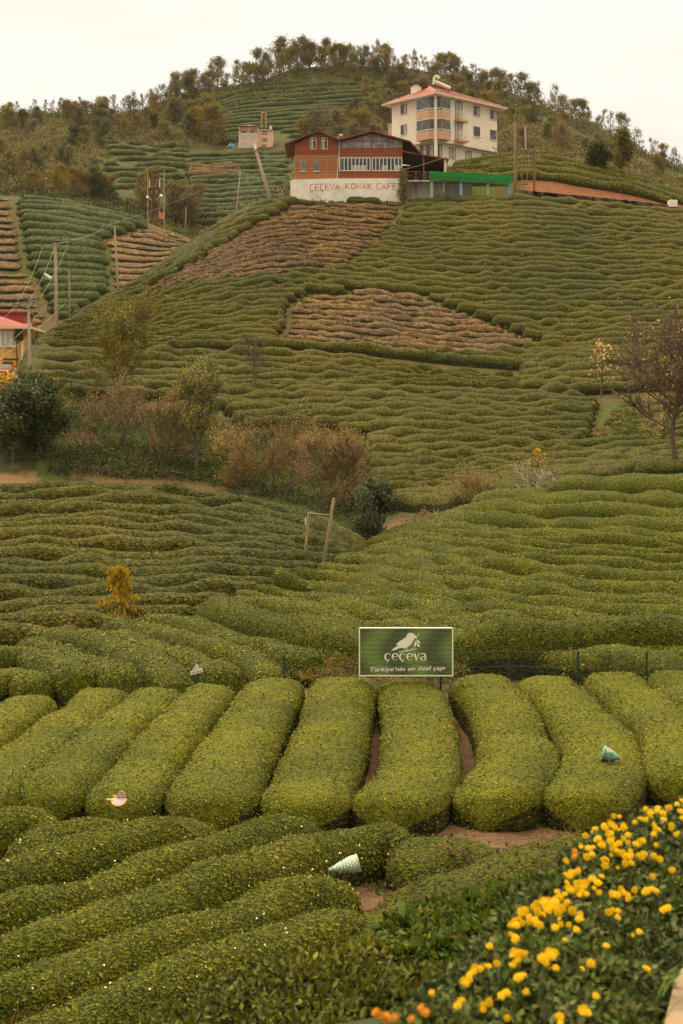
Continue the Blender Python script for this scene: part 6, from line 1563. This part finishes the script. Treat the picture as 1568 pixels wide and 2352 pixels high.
def baskets():
    # green and white cone lying on a terrace row
    c = surf(1405, 1746, 22, 31, .70); s = c.y/F
    e = empty('basket', c); tag(e, 'green and cream woven cone basket with its open mouth to the left', 'basket')
    e.rotation_euler = (0, R(16), R(-14)); e.location = c+Vector((-21*s, 0, 17*s))
    L = 44*s; r0 = 16*s
    cone('body', [(0, r0), (L*.25, r0*.90), (L*.5, r0*.70), (L*.75, r0*.42), (L*.93, r0*.18)], weave('green_weave', (.50, .62, .45), (.06, .30, .20), (.02, .08, .05), 16, 9), e)
    m = MB(); m.tube([(0, r0*math.cos(a*math.pi/12), r0*math.sin(a*math.pi/12)) for a in range(25)], .014, 6); m.build('rim', plain('mint_rim', (.25, .45, .33), .5), e)
    m = MB(); m.tube([(L*.90, 0, 0), (L*1.0, 0, 0)], [r0*.22, r0*.13], 10); m.build('tip', plain('orange_tip', (.62, .30, .12), .6), e)
    m = MB(); m.tube([(L*.3, -r0*.8, -r0*.2), (L*.45, -r0*1.25, -r0*.75), (L*.7, -r0*.9, -r0*.75), (L*.85, -r0*.3, -r0*.15)], .006, 5); m.build('carrying_cord', M['wire'], e)
    # long white and green basket beside the path
    c = surf(786, 1984, 15, 24, .66); s = c.y/F
    e = empty('basket', c+Vector((34*s, 0, 2*s))); tag(e, 'long white and green woven basket lying on a dark row by the path', 'basket'); e.rotation_euler = (0, R(14), R(180+10))
    e.rotation_euler = (0, R(-14), R(-172)); L = 66*s; r0 = 21*s
    e.rotation_euler = (0, R(12), R(188))
    cone('body', [(0, r0), (L*.15, r0*1.02), (L*.35, r0*.92), (L*.6, r0*.62), (L*.8, r0*.36), (L*.92, r0*.26)], weave('white_weave', (.72, .74, .60), (.42, .58, .45), (.06, .20, .16), 14, 11), e, squash=.9)
    m = MB(); m.tube([(0, r0*math.cos(a*math.pi/12), .9*r0*math.sin(a*math.pi/12)) for a in range(25)], .013, 6); m.build('rim', plain('teal_rim', (.35, .48, .36), .5, .4, 20), e)
    m = MB(); m.tube([(L*.90, 0, 0), (L*1.0, 0, 0)], [r0*.24, r0*.2], 10); m.build('tip', plain('blue_orange_tip', (.30, .42, .48), .6, .4, 12), e)
    m = MB(); m.tube([(L*1.0, 0, 0), (L*1.06, .03, -.08), (L*1.04, .02, -.16)], .005, 4); m.tube([(L*.55, 0, r0*.66), (L*.5, r0*.5, r0*.4), (L*.7, r0*.8, -r0*.5)], .005, 4); m.build('carrying_cord', plain('blue_cord', (.12, .26, .32), .6), e)
    # pink scoop with yellow handles
    c = surf(275, 1836, 20, 30, .66); s = c.y/F; pk = weave('pink_weave', (.78, .62, .56), (.66, .22, .30), (.60, .40, .36), 16, 12)
    e = empty('scoop_basket', c+Vector((0, 0, .03))); tag(e, 'pink and white woven scoop with two yellow handles on a terrace row', 'basket'); e.scale = (1.12,)*3
    def half(name, cx, cz, rx, rz, tilt, mat, yaw=0):
        n = 20; m_ = 7; V = []; uv = []
        for i in range(m_):
            t = i/(m_-1)
            for k in range(n): a = math.pi*k/(n-1); r = t; V.append((rx*r*math.cos(a), .10*s*20*(1-t*t)*.25, rz*r*math.sin(a)))
        Q = [(i*n+k, i*n+k+1, (i+1)*n+k+1, (i+1)*n+k) for i in range(m_-1) for k in range(n-1)]
        o = quads(name, V, Q, [mat], parent=e); o.location = (cx, 0, cz); o.rotation_euler = (tilt, 0, yaw)
        uvl = o.data.uv_layers.new(name='UVMap'); dat = []
        for i in range(m_-1):
            for k in range(n-1):
                for q in Q[i*(n-1)+k]: dat += [V[q][0]*8+.5, V[q][2]*10]
        uvl.data.foreach_set('uv', dat); md = o.modifiers.new('thick', 'SOLIDIFY'); md.thickness = .012; return o
    half('back_panel', 4*s, 0, 9.5*s*1.6*.62, 13.5*s, R(-12), pk)
    pw = weave('pale_weave', (.80, .70, .66), (.74, .60, .58), (.60, .48, .46), 16, 12)
    o = half('front_panel', -1*s, -.01, 15*s, 11*s*1.6, R(128), pw)
    m = MB(); m.tube([(math.cos(a*math.pi/12)*15*s-1*s, -.0-math.sin(a*math.pi/12)*11*s*1.6*.79, -.02-math.sin(a*math.pi/12)*11*s*1.6*.60) for a in range(13)], .012, 5); m.build('rim', plain('peach_rim', (.70, .38, .20), .5), e)
    ym = plain('yellow_handle', (.72, .42, .02), .4, .05)
    for a, b in (((-26*s, -.02, -4*s), (-13*s, -.02, -5*s)), ((-15*s, .04, 2*s), (-7*s, .04, -1.5*s))): m = MB(); m.tube([a, b], .017, 8); m.build('handle', ym, e)
baskets()

# ------------------------------------------------------------------ foreground: blurred tea bush, broad weeds, flower bed, paving
M['near_tea'] = leafmat('near_tea_leaf', [(.026, .034, .005), (.070, .080, .008), (.125, .130, .012), (.20, .195, .03)], 1.2, .25, rough=.5, spec=.16)
M['mum_leaf'] = leafmat('chrysanthemum_leaf', [(.026, .036, .011), (.060, .080, .020), (.105, .130, .032), (.17, .175, .065)], 2.0, .2, rough=.55, spec=.18)
M['petal'] = leafmat('yellow_petal', [(.78, .50, .003), (.88, .62, .008), (.84, .55, .004)], 3, .35, tint=(1.05, 1.0, 1), big2=(.95, .9, .9), rough=.6)
M['petal_old'] = leafmat('orange_petal', [(.70, .28, .015), (.62, .20, .03), (.75, .36, .02)], 3, .35, tint=(1.05, 1.0, 1), big2=(.95, .9, .9), rough=.6)
M['disc'] = plain('flower_disc', (.62, .36, .01), .8, .3, 40)
M['broad'] = leafmat('broad_leaf', [(.045, .085, .010), (.08, .14, .014), (.11, .19, .025)], 3, .35, spec=.25)
M['broad_grey'] = leafmat('broad_leaf_grey', [(.10, .16, .07), (.13, .19, .09)], 3, .3, spec=.3)
M['soil'] = plain('dark_soil', (.035, .025, .014), .95, .3, 6)
def near_bush(name, blobs, nleaf, leaf, mats, wts, label, cat, seed, stems=True, aspect=.5, inset=.16):
    """a leafy bush: ellipsoid lobes (x, y, z, rx, ry, rz) clothed in folded leaves, over woody stems"""
    rng = np.random.default_rng(seed); B = np.array(blobs, float); vol = (B[:, 3]*B[:, 4])
    ci = rng.choice(len(B), nleaf, p=vol/vol.sum()); dv = rnd_dirs(nleaf, rng); dv[:, 2] = np.where(dv[:, 2] < -.2, -dv[:, 2], dv[:, 2])
    r = 1-inset*rng.random(nleaf)**.7 + (vn(dv[:, 0]*3+B[ci, 0]*5, dv[:, 1]*3+B[ci, 1]*5, 2)-.5)*.22
    P = B[ci, :3]+dv*B[ci, 3:6]*r[:, None]
    N = dv/B[ci, 3:6]; N /= np.linalg.norm(N, axis=1, keepdims=True)
    V, Q = leafquads(P, N, leaf, rng, out=.75, fold=True, aspect=aspect)
    mi = np.repeat(rng.choice(len(mats), nleaf, p=wts), 2)
    base = Vector((B[:, 0].mean(), B[:, 1].mean(), float(ground(B[:, 0].mean(), B[:, 1].mean()))))
    # quads come as two blocks of n
    mi = np.concatenate([mi[::2], mi[::2]])
    e = empty(name, base); tag(e, label, cat)
    quads('foliage', V-np.array(base), Q, mats, mi, parent=e)
    m = MB(); rg = random.Random(seed)
    for b in blobs:
        for k in range(7):
            x = b[0]+rg.uniform(-.6, .6)*b[3]; y = b[1]+rg.uniform(-.6, .6)*b[4]; g = float(ground(b[0], b[1]))
            m.tube([Vector((b[0]+rg.uniform(-.2, .2), b[1]+rg.uniform(-.15, .15), g-.1))-base, Vector(((x+b[0])/2, (y+b[1])/2, (g+b[2])/2))-base, Vector((x, y, b[2]+b[5]*.55))-base], [.014, .010, .005], 5)
    m.build('stems', M['bark_brown'], e)
    # dim inner mass of twigs and old leaves
    n2 = nleaf//3; ci = rng.choice(len(B), n2, p=vol/vol.sum()); dv = rnd_dirs(n2, rng); P = B[ci, :3]+dv*B[ci, 3:6]*(rng.random(n2)**.4*.85)[:, None]
    V, Q = leafquads(P, dv, leaf*1.3, rng, out=.2, aspect=.8); quads('inner_growth', V-np.array(base), Q, [M['mum_leaf']], parent=e)
    return e
TB = []
for (u, y, d, r) in [(400, 2440, 8.2, .42), (480, 2390, 8.3, .42), (570, 2350, 8.5, .45), (670, 2315, 8.6, .5), (780, 2285, 8.7, .52), (890, 2285, 8.5, .5), (980, 2325, 8.2, .42), (320, 2480, 8.2, .4), (870, 2370, 6.0, .26), (930, 2325, 6.05, .26), (990, 2290, 6.15, .26), (1050, 2270, 6.2, .24), (820, 2420, 5.9, .26), (1000, 2400, 6.5, .4), (920, 2460, 5.8, .4), (1070, 2340, 7.2, .4), (860, 2500, 5.3, .36), (760, 2560, 5.3, .36),
                     (440, 2520, 7.2, .4), (560, 2460, 7.3, .62), (740, 2380, 7.3, .62), (900, 2400, 7.2, .55), (640, 2500, 6.3, .5), (820, 2500, 6.3, .5), (480, 2540, 6.4, .5)]:
    p = gz_at(u, y, d); TB.append((p.x, p.y, p.z-.05, r, r*.8, r*.62))
near_bush('tea_bush', TB, 56000, .050, [M['near_tea'], M['mum_leaf']], [.85, .15], 'big dark blurred tea bush filling the bottom of the picture', 'tea bush', 41, aspect=.48)
WB = []
for (u, y, d, r) in [(1010, 2150, 9.3, .42), (1090, 2130, 9.4, .4), (1170, 2110, 9.3, .4), (1240, 2090, 9.2, .38), (1060, 2210, 8.6, .42), (1160, 2200, 8.5, .42)]:
    p = gz_at(u, y, d); WB.append((p.x, p.y, p.z-.02, r, r*.7, r*.55))
near_bush('weed_clump', WB, 8000, .065, [M['broad'], M['near_tea']], [.6, .4], 'bright green weedy clump between the tea bush and the flowers', 'weeds', 42, aspect=.6)
def broad_leaves():
    rg = random.Random(8)
    for j, (u, y, d, n, lb, mt) in enumerate(((948, 2115, 9.2, 5, 'single tall dock plant with one rounded upright leaf', 'broad'), (1110, 2065, 9.6, 9, 'grey-green broad-leaved plant in the middle of the weeds', 'broad_grey'), (1180, 2075, 9.5, 9, 'bright broad-leaved plant left of the flowers', 'broad'), (1262, 2020, 9.6, 8, 'pale broad-leaved plant right behind the flowers', 'broad_grey'))):
        p = gz_at(u, y, d); g = float(ground(p.x, p.y)); e = empty('broadleaf_plant', (p.x, p.y, g)); tag(e, lb, 'plant')
        V = []; Q = []; st = MB()
        for i in range(n):
            a = rg.uniform(0, 6.28); L = rg.uniform(.14, .24); w = L*.36; el = R(rg.uniform(25, 75)); b = Vector((rg.uniform(-.12, .12), rg.uniform(-.1, .1), p.z-g-.10+rg.uniform(-.1, .04)))
            if j == 0 and i == 0: a, el, L, w, b = 2.6, R(66), .30, .105, Vector((0, 0, p.z-g-.10))
            dr = Vector((math.cos(a)*math.cos(el), math.sin(a)*math.cos(el), math.sin(el))); sd = Vector((-math.sin(a), math.cos(a), 0)); nm = dr.cross(sd); b0 = len(V); K = 7
            for k in range(K):
                t = k/(K-1); ww = w*math.sin(math.pi*min(1, t*.86+.10))**.7; c = b+dr*L*t+nm*(.05*L*math.sin(t*3)) + Vector((0, 0, -L*.25*t*t))
                V += [c-sd*ww+nm*ww*.25+Vector((0, 0, rg.uniform(-.01, .01))), c, c+sd*ww+nm*ww*.25+Vector((0, 0, rg.uniform(-.01, .01)))]
            Q += [(b0+k*3+q, b0+(k+1)*3+q, b0+(k+1)*3+q+1, b0+k*3+q+1) for k in range(K-1) for q in range(2)]
            st.tube([(0, 0, 0), b*.6, b], .008, 4)
        quads('leaves', [tuple(v) for v in V], Q, [M[mt]], parent=e); st.build('stalks', M['broad'], e)
broad_leaves()
def flower_mesh(seed, rad=.024, old=False):
    rng = np.random.default_rng(seed); V = []; Q = []; mi = []
    for ring, (n, r, lift) in enumerate(((15, 1.0, .12), (12, .78, .40), (9, .52, .75))):
        for k in range(n):
            a = 2*math.pi*(k+rng.random()*.5)/n; L = rad*r*rng.uniform(.85, 1.1); w = rad*.19; c, s_ = math.cos(a), math.sin(a)
            P = [(0, 0, 0), (L*.55, w, lift*L*.5), (L, 0, lift*L*.75-L*.12), (L*.55, -w, lift*L*.5)]
            b = len(V); V += [(x*c-y*s_, x*s_+y*c, z) for x, y, z in P]; Q.append((b, b+1, b+2, b+3)); mi.append(0)
    n = 10
    for k in range(n):
        a0, a1 = 2*math.pi*k/n, 2*math.pi*(k+1)/n; b = len(V); r = rad*.26
        V += [(0, 0, rad*.32), (r*math.cos(a0), r*math.sin(a0), rad*.12), (r*math.cos((a0+a1)/2)*1.02, r*math.sin((a0+a1)/2)*1.02, rad*.12), (r*math.cos(a1), r*math.sin(a1), rad*.12)]; Q.append((b, b+1, b+2, b+3)); mi.append(1)
    o = quads('flower', V, Q, [M['petal_old' if old else 'petal'], M['disc']], mi); me = o.data; bpy.data.objects.remove(o); return me
# flowers read off the photograph (column, row)
FLW = [(1398,1893),(1420,1880),(1410,1905),(1385,1900),(1430,1905),(1440,1922),(1395,1920),(1455,1893),(1470,1885),(1480,1862),(1492,1878),(1505,1865),(1520,1872),(1535,1860),(1552,1852),(1565,1845),(1560,1868),
 (1345,1925),(1360,1915),(1372,1930),(1400,1937),(1420,1940),(1380,1945),(1360,1950),(1405,1955),(1430,1960),(1332,1950),(1318,1960),(1345,1972),(1300,1985),(1390,1978),(1432,1973),(1512,1978),(1540,2003),(1492,2047),(1480,2052),(1502,2050),
 (1310,2010),(1296,2012),(1325,2005),(1358,2022),(1340,2030),(1362,2045),(1330,2038),(1405,2095),(1420,2098),(1395,2100),(1310,2050),(1295,2058),(1262,2080),(1250,2088),(1275,2078),(1233,2098),(1245,2105),(1282,2115),(1212,2110),(1195,2100),(1180,2120),(1170,2130),(1198,2125),
 (1182,2158),(1170,2150),(1225,2118),(1238,2130),(1272,2135),(1285,2128),(1328,2115),(1345,2058),(1415,2060),(1430,2055),(1440,2068),(1122,2178),(1190,2190),(1205,2195),(1175,2198),(1188,2210),(1243,2205),(1262,2200),(1250,2215),(1100,2230),(1085,2238),(1120,2225),(1138,2218),(1068,2262),(1078,2255),
 (1200,2245),(1188,2250),(1160,2285),(1150,2290),(1120,2308),(1108,2315),(990,2285),(1336,2325),(1345,2330),(1335,2230),(965,2320),(975,2330),(1055,2305),(1048,2315),(870,2338),(885,2342),(898,2345),(860,2330),(945,2345),(1500,1900),(1530,2090),(1465,2145)]
def flowerbed():
    bm = []
    for (u, y, d, r) in [(1560, 1905, 6.4, .26), (1480, 1935, 6.1, .25), (1400, 1985, 5.8, .25), (1330, 2060, 5.5, .25), (1260, 2130, 5.2, .24), (1190, 2200, 4.9, .23), (1110, 2280, 4.6, .22), (1030, 2350, 4.35, .2), (960, 2400, 4.2, .18), (900, 2440, 4.1, .18),
                         (1650, 1880, 6.6, .28), (1560, 2010, 5.9, .30), (1460, 2070, 5.5, .28), (1370, 2150, 5.15, .27), (1290, 2230, 4.8, .25), (1200, 2310, 4.5, .23), (1120, 2390, 4.25, .22), (1500, 2180, 5.1, .26), (1400, 2260, 4.75, .25), (1320, 2340, 4.45, .23), (1240, 2420, 4.2, .22), (1420, 2370, 4.35, .2), (1560, 2100, 5.4, .24), (1640, 2000, 5.9, .3), (1040, 2450, 4.1, .2)]:
        p = gz_at(u, y, d); bm.append((p.x, p.y, p.z-.10, r*1.1, r*1.1, r*.75))
    B = np.array(bm)
    fm = [flower_mesh(i) for i in range(4)]+[flower_mesh(9, old=True)]; bud = [flower_mesh(20, .016)]
    rg = random.Random(12)
    for (u, y) in list(FLW):
        if rg.random() < (.95 if u > 1290 and y < 2000 else .45): FLW.append((u+rg.uniform(-13, 13), y+rg.uniform(-9, 12)))
    for k_ in range(60): u = rg.uniform(1180, 1568); FLW.append((u, 1850+(1568-u)*.66+rg.uniform(4, 60)))
    for i in range(22): u = rg.uniform(1130, 1565); FLW.append((u, 1850+(1568-u)*.62+rg.uniform(60, 330)))
    # three plantings along the bed, each a bush with its own blooms
    cut = [(0, 'far end of the yellow chrysanthemum bed, crowded with blooms', lambda u: u >= 1375), (1, 'middle of the yellow chrysanthemum bed between the crowded end and the stone edge', lambda u: 1150 <= u < 1375), (2, 'nearest chrysanthemum plants at the bottom of the bed with few orange blooms', lambda u: u < 1150)]
    pu = HX+F*B[:, 0]/B[:, 1]
    for i, lb, f in cut:
        bl = [b for b, u in zip(bm, pu) if f(u)]
        if i == 2: bl += [b for b, u in zip(bm, pu) if 1150 <= u < 1200][:0]
        e = near_bush('chrysanthemum_bush', bl, int(2300*len(bl)), .033, [M['mum_leaf'], M['broad']], [.85, .15], lb, 'flower bush', 60+i, aspect=.62, inset=.35)
        e['group'] = 'yellow chrysanthemum bushes in the bed'
        O = e.location
        for (u, y) in FLW:
            if not f(u): continue
            # put the bloom on the outermost leaf surface under its sight line
            best = None
            for b in bm:
                dr = np.array([(u-HX)/F, 1, (HY-y)/F]); A = dr/np.array(b[3:6])/1.04; C0 = -np.array(b[:3])/np.array(b[3:6])/1.04
                qa, qb, qc = A@A, 2*A@C0, C0@C0-1; D = qb*qb-4*qa*qc
                if D > 0:
                    t = (-qb-math.sqrt(D))/(2*qa)
                    if best is None or t < best: best = t
            if best is None:
                j = np.argmin(np.hypot(pu-u, (HY-F*B[:, 2]/B[:, 1])-y)); best = B[j, 1]
            p = gz_at(u, y, best); old = (u < 990 and rg.random() < .6) or (1385 < u < 1425 and y < 1895 and rg.random() < .6) or (u < 1320 and y < 1975) or rg.random() < .01
            me = fm[4] if old else (fm[rg.randrange(4)] if rg.random() < .85 else bud[0])
            o = bpy.data.objects.new('flower', me); link(o, e); o.location = p-O+Vector((0, -.012, .012))
            o.rotation_euler = (R(rg.uniform(25, 75)), R(rg.uniform(-30, 30)), rg.uniform(-.5, .5)); o.scale = (rg.uniform(.52, .86),)*3
flowerbed()
def paving():
    m = MB(); P = [(1.24, 5.0), (1.10, 4.7), (1.0, 4.4), (.86, 3.9), (.9, -4), (9, -4), (9, 9), (3.3, 9), (2.0, 6.3)]
    V = [(x, y, -1.86) for x, y in P]+[(x, y, -2.5) for x, y in P]; n = len(P)
    m.add(V, [tuple(range(n-1, -1, -1))]+[(i, (i+1) % n, (i+1) % n+n, i+n) for i in range(n)]); o = m.build('pavement', plain('sandy_stone', (.25, .175, .105), .95, .35, 5, bump=.03, dirt=(.13, .08, .05), dirtamt=.9), None); tag(o, kind='structure')
    m = MB(); m.box(-9, -5, -2.6, .9, 1.2, -2.02); o = m.build('path', M['soil'], None); tag(o, kind='structure')
    # grass blades hanging over the edge
    rg = random.Random(3); V = []; Q = []
    for i in range(16):
        x = rg.uniform(.95, 1.05); y = rg.uniform(4.0, 4.6); L = rg.uniform(.08, .2); a = rg.uniform(-.8, .8); b = len(V); w = .005
        for k in range(4):
            t = k/3; cx = x+math.cos(a)*L*t; cy = y+math.sin(a)*L*t; cz = -1.84+.07*math.sin(t*2.6); V += [(cx, cy-w*(1-t*.9), cz), (cx, cy+w*(1-t*.9), cz)]
        Q += [(b+k*2, b+k*2+1, b+k*2+3, b+k*2+2) for k in range(3)]
    o = quads('grass', V, Q, [M['broad']]); tag(o, 'grass blades lying over the stone edge', 'grass', kind='stuff')
paving()
# dry grass among the lowest rows at the lower left
def dry_grass():
    rng = np.random.default_rng(21); P = scatter([(-40,2330),(150,2250),(330,2200),(520,2120),(560,2150),(380,2240),(200,2352),(-40,2400)], 700, 11, 22, rng, .45)
    P2 = scatter([(1150,1930),(1380,1900),(1400,1950),(1200,1960)], 60, 12, 24, rng, .4); P = np.concatenate([P, P2]); n = len(P)
    P[:, 2] += .42; dv = rnd_dirs(n, rng)*.8; dv[:, 2] = 1
    V, Q = leafquads(P, rnd_dirs(n, rng), .15, rng, aspect=.05, dirs=dv)
    o = quads('dry_grass', V, Q, [leafmat('dry_blade', [(.28, .13, .05), (.40, .22, .09), (.22, .12, .05)], 1, .3)]); tag(o, 'dry reddish grass stalks among the lowest rows', 'grass', kind='stuff')
    # pale tea blossoms and fresh tips dotted over the lower rows
    P = scatter([(-40,1880),(560,1900),(900,1900),(900,2080),(500,2300),(-40,2352)], 170, 11, 24, rng, .66); n = len(P); P[:, 2] += .70
    V, Q = leafquads(P, np.tile([0, 0, 1.], (n, 1)), .028, rng, aspect=.9); o = quads('tea_blossom', V, Q, [plain('blossom', (.75, .66, .42), .6)]); tag(o, 'tiny pale tea blossoms dotted over the lower rows', 'blossoms', kind='stuff')
dry_grass()
